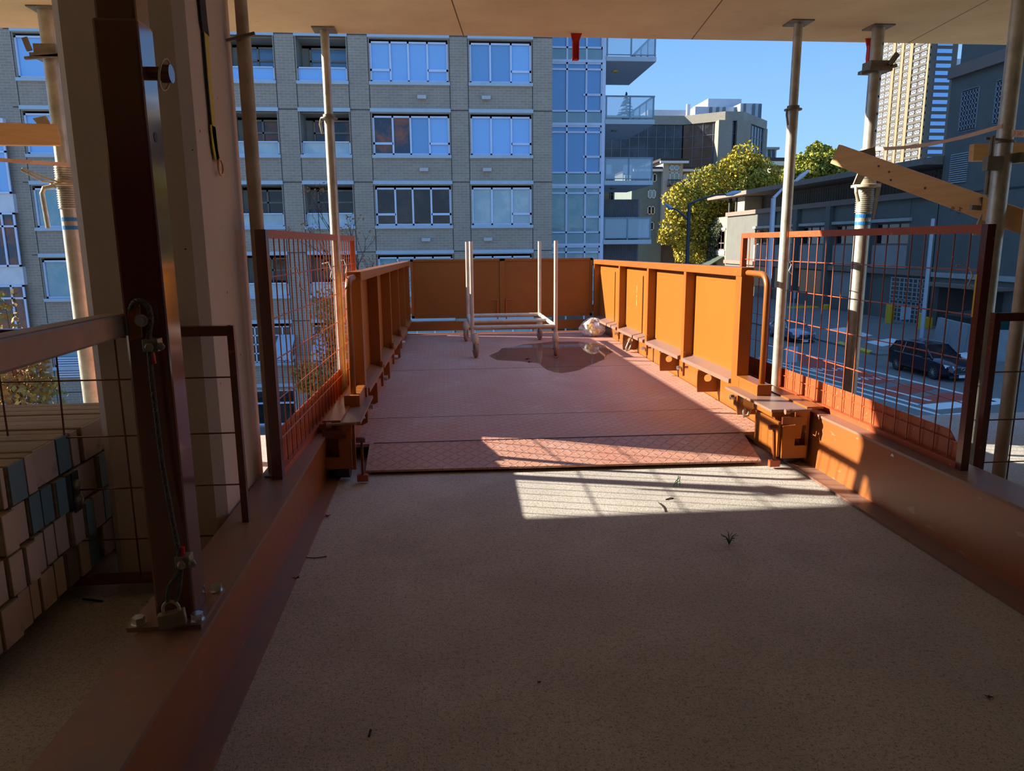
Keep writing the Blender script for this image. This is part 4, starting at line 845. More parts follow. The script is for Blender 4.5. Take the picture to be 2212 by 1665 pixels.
for ci, k, a, b_, z0, z1 in specs:
    u0, u1, v0, v1 = a - BX0, b_ - BX0, z0 - GZ, z1 - GZ
    L_ = MB(); L_.box((a - 0.06, YB - 0.07, z1 + 0.12), (b_ + 0.06, YB + 0.05, z1 + 0.26)); L_.build('lintel', SILL, bb)
    if ci != 'g': L_ = MB(); L_.box((a - 0.05, YB - 0.08, z0 - 0.12), (b_ + 0.05, YB + 0.05, z0)); L_.build('window_sill', SILL, bb)
    gm = grn.get((ci, k), GLB if k < 0 else GLT)
    if ci == 'c3':
        if k == 0: window(bb, O, U, N, u0, u1, v0, v1, (0.26, 0.49, 0.735), (), sub=((0, .26, .3), (.735, 1, .3)), gms=[GLR, GLR, GLBD, GLB])
        else: window(bb, O, U, N, u0, u1, v0, v1, (0.26, 0.49, 0.735), (), sub=((0, .26, .3), (.735, 1, .3)), gm=gm)
    elif ci == 'c4': window(bb, O, U, N, u0, u1, v0, v1, (0.335, 0.67), (), sub=((.67, 1, .3),), gm=gm, gms=[GLBD, GLBD, GLB] if k == -1 else None)
    elif ci == 'h': window(bb, O, U, N, u0, u1, v0, v1, (0.26, 0.49, 0.735), gm=gm)
    elif ci == 'c0': window(bb, O, U, N, u0, u1, v0, v1, (0.8,), gm=GLB if k <= 0 else GLT)
    elif ci in ('c1', 'c2'):
        if k < 3:
            q = MB(); q.obox(O + V(u0, 1.3, v0 - 0.0), (u1 - u0, 0, 0), (0, 0.1, 0), (0, 0, v1 - v0)); q.box((a - 0.05, YB + 0.25, z0), (a, YB + 1.3, z1 + 0.12)); q.box((b_, YB + 0.25, z0), (b_ + 0.05, YB + 1.3, z1 + 0.12)); q.box((a, YB + 0.25, z1 + 0.1), (b_, YB + 1.3, z1 + 0.14)); q.box((a, YB + 0.25, z0 - 0.05), (b_, YB + 1.3, z0)); q.build('recess', LOGG, bb)
            window(bb, O + V(0, 1.2, 0), U, N, u0 + 0.3, u1, v0, v1, (0.45,), (0.66,), gm=GLBD if k < 0 else (GLR if k == 0 else GLD), fm=LOGG, d=0.05)
            rr_ = window(bb, O, U, N, u0, u1, v0, v0 + 0.5, (0.02,), (), fw=0.04, gm=GLB if k < 0 else GLC, d=0.08); rr_.name = 'balcony_rail'
        else:
            window(bb, O, U, N, u0, u1, v0, v1, (0.2, 0.4, 0.6, 0.8), (0.25, 0.5, 0.75), fw=0.045, gm=GLD)
    elif ci == 'g': window(bb, O, U, N, u0, u1, v0, v1, (0.5,), (0.62,), gm=GLD)
    if ci in ('c3', 'c4', 'c0') and -2 < k < 3:
        xc = -0.7 if ci == 'c3' else (1.78 if ci == 'c4' else -14.2)
        q = MB(); zv = z0 - 0.62; q.prism([(xc - 0.17, YB - 0.14, zv), (xc + 0.17, YB - 0.14, zv), (xc + 0.17, YB - 0.14, zv + 0.13), (xc - 0.17, YB - 0.14, zv + 0.13)], (0, 0.15, 0)); q.build('wall_vent', VENT, bb)
# bay with white spandrels far left
for k in range(0, 4):
    z1 = 2.6 + 2.69 - FH * k; a, b_ = -17.6, -16.0
    window(bb, O + V(0, -0.25, 0), U, N, a - BX0, b_ - BX0, z1 - 2.0 - GZ, z1 - GZ, (0.7,), (0.75,), gm=GLR if k else GLB, d=0.02)
    q = MB(); q.box((a, YB - 0.22, z1), (b_, YB + 0.1, z1 + 0.69)); q.build('white_spandrel', WHITE, bb)
# louvre at ground-left
lv = MB(); lx = atY(118, 760, 29.9).x; rx = lx + 1.7; zt = atY(150, 770, 29.9).z; zb_ = atY(150, 815, 29.9).z
for i in range(9): zz = zb_ + (zt - zb_) * i / 9; lv.box((lx, YB - 0.06, zz), (rx, YB + 0.0, zz + 0.05))
lv.build('louvre', FRAMEB, bb)
# shop awnings
for i, (px0, px1, py) in enumerate(((590, 628, 738), (672, 715, 738))):
    a = atY(px0, py, 29.0); b_ = atY(px1, py, 29.0); t = thing('shop_awning', ('left' if i == 0 else 'right') + ' small pale awning on the brick building behind the left mesh fence', 'awning', (a.x, 29.9, a.z))
    m = MB(); m.prism([(a.x, 28.8, a.z - 0.45), (b_.x, 28.8, a.z - 0.45), (b_.x, 29.98, a.z + 0.15), (a.x, 29.98, a.z + 0.15)], (0, 0, -0.06)); m.box((a.x, 28.78, a.z - 0.7), (b_.x, 28.84, a.z - 0.45)); m.build('canopy', SILL, t)
    for q_ in (a.x, b_.x - 0.06): m = MB(); m.box((q_, 28.8, a.z - 0.75), (q_ + 0.06, 29.95, a.z - 0.65)); m.build('awning_arm', WHITE, t)

# ---- glass condo wing with balconies
YG = 34.5; GX0, GX1 = 4.38, 7.46
gc = thing('glass_condo', 'pale blue glass apartment wing with corner balconies to the right of the brick building', 'building', (GX0, YG, GZ))
m = MB(); m.box((GX0 + 0.01, YG + 0.15, GZ), (GX1, 60, GZ + 34)); m.build('core_wall', mat('pale_blue_panel', (0.40, 0.50, 0.58), (0.36, 0.45, 0.53), 2, 0.5), gc)
SPAN = mat('teal_spandrel', (0.20, 0.34, 0.38), (0.24, 0.38, 0.42), 2, 0.25)
xs = [GX0 + 0.02, 5.7, 6.58, 7.32]
Og = Vector((0, YG, 0))
for k in range(-2, 6):
    zf_ = 6.65 - FH * k; gl = {-2: GLBD, -1: GLBD, 0: GLBD, 1: GLT, 2: GLC}.get(k, GLD)
    # k floor spans zf_-FH .. zf_
    window(gc, Og, (1, 0, 0), (0, -1, 0), xs[0], xs[-1], zf_ - FH + 0.50, zf_ - 0.08, ((xs[1] - xs[0]) / (xs[3] - xs[0]), (xs[2] - xs[0]) / (xs[3] - xs[0])), (0.86,), fw=0.08, gm=gl, sub=((0.70, 1.0, 0.35),), d=0.02)
    q = MB(); q.box((xs[0], YG, zf_ - FH + 0.02), (xs[-1], YG + 0.1, zf_ - FH + 0.48)); q.build('spandrel', SPAN, gc)
    q = MB(); q.box((xs[0], YG - 0.06, zf_ - 0.08), (GX1, YG + 0.1, zf_ + 0.03))
    q.build('floor_band', FRAMEB, gc)
    for x in xs[1:3]: q = MB(); q.box((x - 0.04, YG - 0.03, zf_ - FH), (x + 0.04, YG + 0.05, zf_ - FH + 0.5)); q.build('mullion', FRAMEB, gc)
q = MB(); q.box((7.30, YG - 0.05, GZ), (GX1, YG + 0.2, GZ + 34)); q.build('corner_post', FRAMEB, gc)
q = MB()
for k in range(-2, 6): q.box((GX1, 39.5, 6.65 - FH * k - 2.6), (8.1, 39.9, 6.65 - FH * k - 0.1))
q.build('back_wall', SPAN, gc)
SLABP = mat('balcony_slab_paint', (0.45, 0.52, 0.58), (0.40, 0.47, 0.53), 2, 0.6)
railg, rnt, rp_ = newmat('clear_rail_glass', 0.05, 0, 0.8); rp_.inputs['Base Color'].default_value = (0.55, 0.75, 0.85, 1); rp_.inputs['Alpha'].default_value = 0.35
RAILF = mat('slate_rail_frame', (0.18, 0.27, 0.34), None, 3, 0.4)
bw = 9.75
for k in range(-2, 5):
    z = 6.65 - FH * k + 0.0 
    q = MB(); q.box((GX1, YG - 0.1, z - 0.02), (bw, YG + 4.9, z + 0.18)); s_ = q.build('balcony_slab', SLABP, gc)
    q = MB()
    for x in (GX1 + 0.05, (GX1 + bw) / 2, bw - 0.05): q.box((x - 0.03, YG - 0.05, z + 0.18), (x + 0.03, YG, z + 1.2))
    for y in (YG + 1.2, YG + 2.4, YG + 3.6, YG + 4.8): q.box((bw - 0.08, y - 0.03, z + 0.18), (bw - 0.03, y + 0.03, z + 1.2))
    q.box((GX1, YG - 0.06, z + 1.16), (bw, YG + 0.01, z + 1.22)); q.box((bw - 0.1, YG, z + 1.16), (bw - 0.03, YG + 4.85, z + 1.22)); q.box((GX1, YG - 0.04, z + 0.24), (bw, YG, z + 0.28))
    q.build('rail_frame', RAILF if k != 3 else FRAMEB, s_)
    q = MB(); q.box((GX1, YG - 0.03, z + 0.28), (bw - 0.05, YG - 0.015, z + 1.16)); q.box((bw - 0.06, YG, z + 0.28), (bw - 0.045, YG + 4.8, z + 1.16)); q.build('rail_glass', railg, s_)
    if k in (-1, 0, 1): q = MB(); q.lathe((8.3, YG + 1.8, z - 0.08), [(0.13, 0), (0.15, 0.03), (0.15, 0.06)], 14); q.build('ceiling_light', YEL if k == -1 else STEELD, s_)
corr = MB()
for i in range(26): x = 7.5 + i * 0.072; corr.box((x, YG + 0.9, GZ), (x + 0.045, YG + 1.0, 3.35))
corr.box((7.5, YG + 0.95, GZ), (9.4, YG + 1.05, 3.35)); tag(corr.build('corrugated_screen', mat('corrugated_dark_cladding', (0.12, 0.11, 0.12), (0.15, 0.14, 0.15), 3, 0.6), gc))
# balcony furniture
for k, (x, y) in ((0, (8.8, YG + 1.5)), (1, (8.0, YG + 1.6)), (1, (9.0, YG + 1.6))):
    z = 6.65 - FH * k + 0.18; lab = 'potted conifer on the second balcony from the top' if k == 0 else ('left metal chair on the third glass balcony' if x < 8.5 else 'right metal chair on the third glass balcony')
    if k == 0:
        t = thing('potted_tree', lab, 'plant', (x, y, z)); m = MB(); m.lathe((x, y, z), [(0.16, 0), (0.22, 0.35)], 12); m.build('pot', STEELD, t)
        m = MB(); rnd = random.Random(2)
        for i in range(120):
            h = rnd.random(); r_ = 0.42 * (1 - h) + 0.03; a = rnd.uniform(0, 6.28); p = V(x + r_ * math.cos(a), y + r_ * math.sin(a), z + 0.45 + h * 1.0); m.cyl((x, y, p.z + 0.05), p, 0.03, 3, 0.01)
        m.build('foliage', mat('conifer_green', (0.03, 0.09, 0.06), None, 5, 0.8), t)
    else:
        t = thing('balcony_chair', lab, 'chair', (x, y, z), None); m = MB()
        m.box((x - 0.22, y - 0.22, z + 0.42), (x + 0.22, y + 0.22, z + 0.45)); m.build('seat', WHITE, t)
        m = MB(); m.box((x - 0.22, y + 0.19, z + 0.45), (x + 0.22, y + 0.22, z + 0.9)); m.build('backrest', WHITE, t)
        for sx__ in (-1, 1):
            for sy in (-1, 1): m = MB(); m.cyl((x + 0.2 * sx__, y + 0.2 * sy, z), (x + 0.2 * sx__, y + 0.2 * sy, z + 0.43), 0.015, 6); m.build('leg', WHITE, t)

# ---- ground, street, pavements
ASPH = mat('asphalt', (0.20, 0.18, 0.155), (0.16, 0.145, 0.125), 0.6, 0.9, 0, 0.1, 20)
PAVE = concrete('pavement_concrete', (0.26, 0.27, 0.28), (0.22, 0.23, 0.24), (0.15, 0.15, 0.15), 0.3)
REDL = mat('red_bus_lane', (0.45, 0.07, 0.04), (0.36, 0.06, 0.04), 1.5, 0.85)
WL = mat('white_road_paint', (0.80, 0.78, 0.74), (0.7, 0.68, 0.64), 2, 0.7)
m = MB(); m.box((-80, 2, GZ - 0.4), (200, 420, GZ - 0.0)); struct(m.build('ground', ASPH, base=(0, 0, GZ)))
def strip(name, pts, m_, z=0.012, label=None, cat=None):
    b = MB(); b.prism([atZ(x, y, GZ) for x, y in pts], (0, 0, z)); o = b.build(name, m_, None); o['kind'] = 'structure'; return o
m = MB(); m.box((5, 24.0, GZ), (19.5, 29, GZ + 0.14)); struct(m.build('sidewalk', PAVE))
m = MB(); m.box((12.0, 5.3, GZ), (30, 25.2, GZ + 0.14)); struct(m.build('sidewalk', PAVE))
m = MB(); m.box((27.8, 44.5, GZ), (41.7, 130, GZ + 0.12)); struct(m.build('sidewalk', mat('dark_pavement', (0.22, 0.20, 0.175), (0.18, 0.165, 0.145), 0.5, 0.9)))
def lanebox(u0, u1, y0, y1, m_, name='road_marking', slope=-0.115):
    # lane direction: x shifts by slope per metre of y
    b = MB(); f = lambda y: slope * (y - 35)
    b.prism([(u0 + f(y0), y0, GZ), (u1 + f(y0), y0, GZ), (u1 + f(y1), y1, GZ), (u0 + f(y1), y1, GZ)], (0, 0, 0.012)); o = b.build(name, m_, None); o['kind'] = 'structure'; return o
pl = [((1640, 722), (2150, 868), 3), ((1615, 765), (2080, 899), 3)]
def line(p, q, w, name='lane_line'):
    a, b_ = atZ(*p, GZ), atZ(*q, GZ); d_ = (b_ - a).normalized(); n_ = Vector((-d_.y, d_.x, 0)) * w / 2
    b = MB(); b.prism([a - n_, b_ - n_, b_ + n_, a + n_], (0, 0, 0.014)); o = b.build(name, WL, None); o['kind'] = 'structure'
line((1655, 745), (2150, 868), 0.22); line((1640, 772), (2010, 866), 0.20); line((1610, 768), (1990, 876), 0.20); line((1600, 775), (2085, 912), 0.22); line((2000, 880), (2175, 865), 1.0, 'crossing_bar')
for a, b_ in (((2028, 898), (2100, 892)), ): line(a, b_, 0.25, 'crossing_bar')
for i, x in enumerate((2045, 2072, 2125, 2150)): line((x, 899), (x + 62, 922), 0.35, 'crossing_bar')
for q in (((1712, 758), (1800, 778), (1838, 800), (1735, 790)), ((1745, 793), (1860, 800), (1935, 822), (1840, 840)), ((1885, 843), (1980, 828), (2035, 838), (1930, 858)), ((1955, 865), (2045, 848), (2092, 852), (2080, 862), (1995, 872))):
    strip('red_lane', q, REDL)
for (cx_, cy_), w_ in zip(((1790, 797), (1862, 816)), ('BUS', 'ONLY')):
    q = atZ(cx_, cy_, GZ); o = text_mesh('lane_lettering', w_, 1.25, q + Vector((-1.2, -0.5, 0.014)), (1, -0.1, 0), (0.1, 1, 0), WL, None, 0.002); struct(o)
for q in (((1788, 714), (1825, 710), (1885, 728), (1850, 732)), ((1868, 742), (1925, 734), (1960, 742), (1905, 752)), ((2060, 768), (2110, 762), (2150, 778), (2095, 782))): strip('crossing_mark', q, WL, 0.13)
strip('kerb_paint', ((1700, 664), (1800, 661), (1802, 666), (1702, 669)), YEL, 0.14)
strip('kerb_paint', ((1805, 744), (1815, 741), (1885, 762), (1876, 766)), YEL, 0.14)

# ---- dark long building along the street
XD = 41.7
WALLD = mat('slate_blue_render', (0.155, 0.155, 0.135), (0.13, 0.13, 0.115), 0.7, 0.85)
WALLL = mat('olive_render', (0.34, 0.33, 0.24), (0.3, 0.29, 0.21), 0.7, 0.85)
PANELG = mat('grey_panel', (0.36, 0.345, 0.32), (0.31, 0.30, 0.28), 0.5, 0.8)
BROWN = mat('brown_band', (0.26, 0.18, 0.14), (0.22, 0.16, 0.13), 1, 0.8)
SILLG = mat('grey_window_ledge', (0.48, 0.46, 0.43), None, 1, 0.7)
db = thing('street_building', 'long slate-grey three-storey building across the street with a projecting roof', 'building', (XD, 80, GZ))
YD0, YD1 = 48.0, 107.0
Od = Vector((XD, YD1, GZ)); Ud = (0, -1, 0); Nd = (-1, 0, 0)
def yv(px, py=480): return float(atX(px, py, XD)[1])
cols = [(yv(1632), yv(1668)), (yv(1678), yv(1717)), (yv(1732), yv(1786)), (yv(1804), yv(1861)), (yv(1890), yv(1965)), ]
ops = []
for a, b_ in cols:
    u0, u1 = YD1 - a, YD1 - b_
    ops += [(u0, u1, 0.95 - GZ, 2.95 - GZ)]
ops2 = [(YD1 - yv(1626), YD1 - yv(1795), -0.0 - GZ - 5.0, 0 - GZ - 2.2)]
m = MB(); ydm = 60.0
facade(m, Od, Ud, Nd, YD1 - ydm, 5.0 - GZ, ops, 0.35)
m.box((XD + 0.4, ydm, GZ), (XD + 25, YD1 - 0.2, 4.9)); m.quad((XD, YD1, GZ), (XD + 25, YD1, GZ), (XD + 25, YD1, 5), (XD, YD1, 5))
m.build('wall', WALLD, db)
for i, (a, b_) in enumerate(cols):
    u0, u1 = YD1 - a, YD1 - b_
    window(db, Od, Ud, Nd, u0, u1, 0.95 - GZ, 2.95 - GZ, (0.33, 0.66), (0.5,), fw=0.12, fm=BROWN, gm=GLD, d=0.3)
    m = MB(); m.box((XD - 0.1, b_, 1.95), (XD + 0.25, a, 2.02)); m.build('window_bar', SILLG, db)
    m = MB(); m.box((XD - 0.25, b_ - 0.3, 3.05), (XD + 0.1, a + 0.3, 3.35)); m.build('ledge', SILLG, db)
    m = MB(); m.box((XD - 0.08, b_ - 0.0, -1.2), (XD + 0.1, a + 0.0, 0.9)); m.build('spandrel_panel', PANELG, db)
    m = MB(); m.box((XD + 0.06, b_, 3.4), (XD - 0.05, a, 5.0)); m.build('upper_panel', WALLD, db)
    if i < 4:
        m = MB(); yb0 = cols[i + 1][0]; m.box((XD - 0.45, yb0 + 0.4, GZ), (XD, b_ - 0.4, 5.0)); m.build('pilaster', WALLD, db)
        m = MB(); m.box((XD - 0.06, b_ + 0.3, GZ + 1.6), (XD + 0.02, a - 0.3, -1.9)); m.build('ground_window', GLD if i < 3 else PANELG, db)
m = MB(); m.box((XD - 0.35, ydm, -1.75), (XD, YD1, -1.25)); m.build('string_course', BROWN, db)
m = MB(); m.box((XD - 0.35, ydm, 5.0), (XD + 0.2, YD1, 5.55)); m.build('parapet_band', BROWN, db)
# clerestory
m = MB(); m.box((XD + 2.5, ydm, 5.0), (XD + 24, YD1 - 5, 7.6)); cw = m.build('clerestory_wall', WALLD, db)
for i in range(12):
    y0_ = 61.0 + i * 3.3
    window(db, Vector((XD + 2.5, y0_ + 2.9, 5.4)), Ud, Nd, 0, 2.9, 0, 2.1, (0.2, 0.4, 0.6, 0.8), (0.75,), fw=0.1, fm=BROWN, gm=GLD, d=0.0)
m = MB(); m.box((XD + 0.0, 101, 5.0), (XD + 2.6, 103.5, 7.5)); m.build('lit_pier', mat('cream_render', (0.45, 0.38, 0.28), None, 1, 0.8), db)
ro = MB(); ro.prism([(XD - 1.6, ydm + 0.02, 7.55), (XD - 1.6, ydm + 0.02, 8.07), (XD + 10, ydm + 0.02, 9.4), (XD + 26, ydm + 0.02, 8.1), (XD + 26, ydm + 0.02, 7.55)], (0, YD1 + 4.5 - ydm, 0)); ro.build('roof', mat('brown_shingle_roof', (0.26, 0.20, 0.16), (0.2, 0.155, 0.13), 2, 0.8), db)
for y in (106.5, 104.0): m = MB(); m.cyl((XD + 0.1, y, 5.0), (XD + 0.1, y, 7.6), 0.25, 8); m.build('roof_post', BLACK, db)
# far end block facing the sun
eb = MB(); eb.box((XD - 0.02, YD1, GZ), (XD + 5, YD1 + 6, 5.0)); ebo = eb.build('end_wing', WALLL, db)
window(db, Vector((XD - 0.03, YD1 + 5.0, GZ)), Ud, Nd, 0.4, 4.4, 6.2, 9.0, (0.33, 0.66), (0.35,), fw=0.12, fm=BROWN, gm=GLD, d=0.0)
m = MB(); m.box((XD - 0.15, YD1 + 0.3, 3.1), (XD, YD1 + 5.2, 3.4)); m.box((XD - 0.15, YD1 + 0.3, -0.6), (XD, YD1 + 5.2, 0.1)); m.build('ledge', SILLG, db)
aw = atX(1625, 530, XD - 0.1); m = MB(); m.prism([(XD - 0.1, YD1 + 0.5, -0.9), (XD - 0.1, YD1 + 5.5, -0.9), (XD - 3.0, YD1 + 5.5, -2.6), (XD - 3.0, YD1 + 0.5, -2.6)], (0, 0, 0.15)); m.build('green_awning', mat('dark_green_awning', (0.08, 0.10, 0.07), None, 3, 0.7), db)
# tall block at the right
tb_ = thing('tall_block', 'tall windowless slate-grey block rising at the right behind the thick posts', 'building', (XD, 50, GZ))
m = MB(); m.box((XD, 20, GZ), (XD + 20, 59.9, 14.3)); m.box((XD + 0.6, 20, 14.3), (XD + 20, 59.9, 24)); m.build('wall', WALLD, tb_)
m = MB(); m.box((XD - 0.35, 20, 14.2), (XD + 0.7, 59.98, 15.1)); m.build('cornice', BROWN, tb_)
m = MB(); m.box((XD - 0.15, 20, -1.75), (XD, 59.9, -1.35)); m.build('string_course', SILLG, tb_)
m = MB(); m.box((XD - 0.05, 20, 5.0), (XD, 60, 5.12)); m.build('thin_joint', JOINT, tb_)
for yc, z0, z1, nu, nv, lo in ((float(atX(2095, 220, XD)[1]), 9.9, 13.0, 6, 8, 'grid'), (float(atX(2172, 200, XD)[1]), 9.9, 13.0, 6, 8, 'grid')):
    m = MB(); w_ = 1.9; m.box((XD - 0.05, yc - w_ / 2, z0), (XD + 0.05, yc + w_ / 2, z0 + 0.1)); m.box((XD - 0.05, yc - w_ / 2, z1 - 0.1), (XD + 0.05, yc + w_ / 2, z1))
    for i in range(nu + 1): y = yc - w_ / 2 + w_ * i / nu; m.box((XD - 0.05, y - 0.05, z0), (XD + 0.05, y + 0.05, z1))
    for i in range(nv + 1): z = z0 + (z1 - z0) * i / nv; m.box((XD - 0.05, yc - w_ / 2, z - 0.06), (XD + 0.05, yc + w_ / 2, z + 0.06))
    g_ = m.build('block_window', mat('pale_grille', (0.30, 0.31, 0.34), None, 3, 0.7), tb_); q = MB(); q.box((XD - 0.01, yc - w_ / 2, z0), (XD + 0.01, yc + w_ / 2, z1)); q.build('pane', BLACK, g_)
yc = float(atX(2070, 380, XD)[1]); m = MB()
for i in range(14): z = 5.9 + i * 0.17; m.box((XD - 0.12, yc - 1.0, z), (XD, yc + 1.0, z + 0.08))
m.build('louvre', mat('pale_louvre', (0.45, 0.47, 0.5), None, 3, 0.6), tb_)
# ground-floor gate, canopy and painted recess shade
y0, y1 = float(atX(2010, 640, XD)[1]), float(atX(1932, 640, XD)[1]); m = MB()
for i in range(9): y = y0 + (y1 - y0) * i / 8; m.box((XD - 0.45, y - 0.04, -5.9), (XD - 0.38, y + 0.04, -2.0))
for i in range(11): z = -5.9 + 3.9 * i / 10; m.box((XD - 0.45, y0, z - 0.03), (XD - 0.38, y1, z + 0.03))
m.box((XD - 0.45, y0, -4.05), (XD - 0.36, y1, -3.85)); tag(m.build('metal_gate', mat('pale_gate_bars', (0.45, 0.47, 0.5), None, 3, 0.5), None), 'pale barred roller gate in the street building behind the suv', 'gate')
m = MB(); y0, y1 = float(atX(2190, 640, XD)[1]), float(atX(2018, 640, XD)[1]); m.box((XD - 1.6, y0, -2.4), (XD, y1, -2.15)); m.build('door_canopy', BROWN, tb_)
m = MB(); m.box((XD - 0.06, y0 + 1, -5.95), (XD - 0.02, y1 - 0.6, -2.6)); m.build('dark_doorway', mat('painted_doorway_shade', (0.05, 0.045, 0.04), None, 3, 0.8), tb_)  # flat dark panel; the shade of the recess is in its colour

# ---- tower
XT = 165.0
tw = thing('residential_tower', 'tall tan residential tower with rows of white windows', 'building', (XT, 270, GZ))
YT0 = float(atX(2003, 200, XT)[1]); YT1 = float(atX(1897, 250, XT)[1]); XT1 = float(atY(2050, 300, YT0)[0]); 
TAN = mat('tan_tower_wall', (0.24, 0.19, 0.105), (0.22, 0.175, 0.10), 0.2, 0.85); TDK = mat('tower_grey_band', (0.10, 0.09, 0.075), (0.09, 0.08, 0.07), 0.2, 0.85)
m = MB(); m.box((XT, YT0, GZ), (XT1, YT1, 100)); m.build('tower_wall', TDK, tw)
m = MB(); m.box((XT1, YT0 + 1.5, GZ), (XT1 + 4.5, YT1, 62)); m.build('white_bay', mat('pale_bay', (0.45, 0.5, 0.58), None, 0.5, 0.7), tw)
for fr in (0.0, 0.31, 0.41, 0.63, 0.72, 0.975):
    pass
LT = YT1 - YT0
m = MB(); m.box((XT - 0.1, YT0 + LT * 0.33, GZ), (XT, YT0 + LT * 0.76, 95)); m.build('tan_bay', TAN, tw)
for a, b_ in ((0.0, 0.035), (0.33, 0.39), (0.52, 0.57), (0.70, 0.76)):
    m = MB(); m.box((XT - 0.5, YT0 + LT * a, GZ), (XT, YT0 + LT * b_, 95)); m.build('pilaster', TAN, tw)
FT = float(atX(2000, 100, XT)[2] - atX(2000, 115.2, XT)[2])
zk = float(atX(2000, 345, XT)[2]) - 1.0; WW = mat('white_window_wall', (0.62, 0.64, 0.66), (0.3, 0.34, 0.4), 0.9, 0.4, p0=0.45, p1=0.55)
WTOW = mat('tower_window_white', (0.34, 0.34, 0.34), None, 1, 0.6); GTOW = glass('tower_pane', (0.10, 0.13, 0.17), 0.1); nf = 0; wins = []
for k in range(24):
    z = zk + FT * k
    m = MB(); m.box((XT - 0.3, YT0, z), (XT, YT1, z + FT * 0.36)); m.build('floor_band', TDK, tw)
    for j, (a, b_) in enumerate(((0.07, 0.17), (0.21, 0.31), (0.42, 0.50), (0.60, 0.68), (0.79, 0.87), (0.90, 0.98))):
        wins.append((k, a, b_, z))
cnt = 0; rest = MB(); restp = MB()
for k, a, b_, z in sorted(wins, key=lambda w: w[1]):
    y0_, y1_ = YT0 + LT * a, YT0 + LT * b_; z0_, z1_ = z + FT * 0.40, z + FT * 0.92
    if cnt < 90:
        window(tw, Vector((XT - 0.15, y1_, z0_)), Ud, Nd, 0, y1_ - y0_, 0, z1_ - z0_, (0.5,), (0.3,), fw=0.2, fm=WTOW, gm=GTOW, d=0.0); cnt += 1
    else:
        for i in range(3): y = y0_ + (y1_ - y0_) * i / 2; rest.box((XT - 0.2, y - 0.14, z0_), (XT, y + 0.14, z1_))
        for zz in (z0_, z0_ + (z1_ - z0_) * 0.3, z1_): rest.box((XT - 0.2, y0_, zz - 0.14), (XT, y1_, zz + 0.14))
        restp.box((XT - 0.1, y0_, z0_), (XT - 0.02, y1_, z1_))
rr_ = rest.build('far_windows', WTOW, tw); rr_['kind'] = 'stuff'; restp.build('far_panes', GTOW, tw)['kind'] = 'stuff'
for k in range(22):
    z = zk + FT * k + FT * 0.4
    if k % 1 == 0:
        m = MB(); m.box((XT + 2, YT0 - 0.3, z), (XT1 - 2.2, YT0 - 0.1, z + FT * 0.55)); m.build('side_window', GLB, tw)

# ---- black glass office block
ob = thing('office_block', 'black glass office block with a concrete parapet and rooftop plant', 'building', (50, 150, GZ))
BG = glass('black_curtain_wall', (0.012, 0.013, 0.02), 0.03, ns=0.25, c2=(0.05, 0.055, 0.07)); PARA = concrete('parapet_concrete', (0.36, 0.33, 0.26), (0.28, 0.26, 0.21), (0.2, 0.18, 0.15), 0.1)
ZR = 24.6
plan = [Vector((25, 141, 0)), Vector((*atY(1476, 254, 141)[:2], 0)), Vector((*atY(1565, 242, 136)[:2], 0)), Vector((*atY(1605, 242, 136)[:2], 0)), Vector((*atY(1655, 262, 146)[:2], 0))]
back = [plan[-1] + V(0, 30, 0), plan[0] + V(0, 30, 0)]
def wallring(z0, z1, off=0.0):
    pts = [p + V(0, -off, z0) for p in plan] + [p + V(0, 0, z0) for p in back]; return MB().prism(pts, (0, 0, z1 - z0))
wallring(GZ, ZR - 0.5).build('curtain_wall', BG, ob); wallring(ZR - 1.6, ZR, 0.5).build('parapet', PARA, ob)
MUL = mat('thin_pale_mullion', (0.16, 0.17, 0.20), None, 2, 0.4)
m = MB()
for a, b_ in zip(plan[:-1], plan[1:]):
    n_ = max(2, int((b_ - a).length / 1.6))
    for i in range(n_ + 1): q = a + (b_ - a) * i / n_; m.box((q.x - 0.06, q.y - 0.12, GZ), (q.x + 0.06, q.y, ZR - 1.55))
    for z in np.arange(4, ZR - 2, 2.1): m.bar(a + V(0, -0.08, z), b_ + V(0, -0.08, z), 0.06, 0.08)
m.build('mullions', MUL, ob)
for q in (plan[2], plan[3], plan[4]):
    m = MB(); m.box((q.x - 1.3, q.y - 0.9, GZ), (q.x + (1.3 if q is not plan[4] else 0), q.y + 1.0, ZR - 1.55)); m.build('concrete_pier', PARA, ob)
PLT = mat('pale_plant_panel', (0.42, 0.48, 0.55), (0.38, 0.43, 0.5), 1, 0.6); PLTD = mat('dark_plant_panel', (0.12, 0.15, 0.19), None, 1, 0.6)
def rbx(px0, px1, py0, y, h, m_, name='rooftop_plant', dep=10):
    a, b_ = atY(px0, py0, y), atY(px1, py0, y); q = MB(); q.box((a.x, y, ZR - 1), (b_.x, y + dep, a.z)); return q.build(name, m_, ob)
rbx(1400, 1483, 237, 160, 3, PLT); rbx(1502, 1640, 230, 156, 3, PLT); rbx(1530, 1602, 213, 160, 5, PLT); rbx(1600, 1643, 223, 154, 5, PLT)
for px in (1533, 1548, 1562, 1588, 1606, 1626, 1640): rbx(px, px + 6, 231 if px < 1600 else 224, 153.8 if px > 1600 else 155.8, 2, PLTD, 'dark_panel', 0.3)
for px in (1485, 1489): q = atY(px, 225, 155); m = MB(); m.cyl((q.x, 155, ZR), (q.x, 155, q.z), 0.25, 8); m.build('roof_pipe', WHITE, ob)
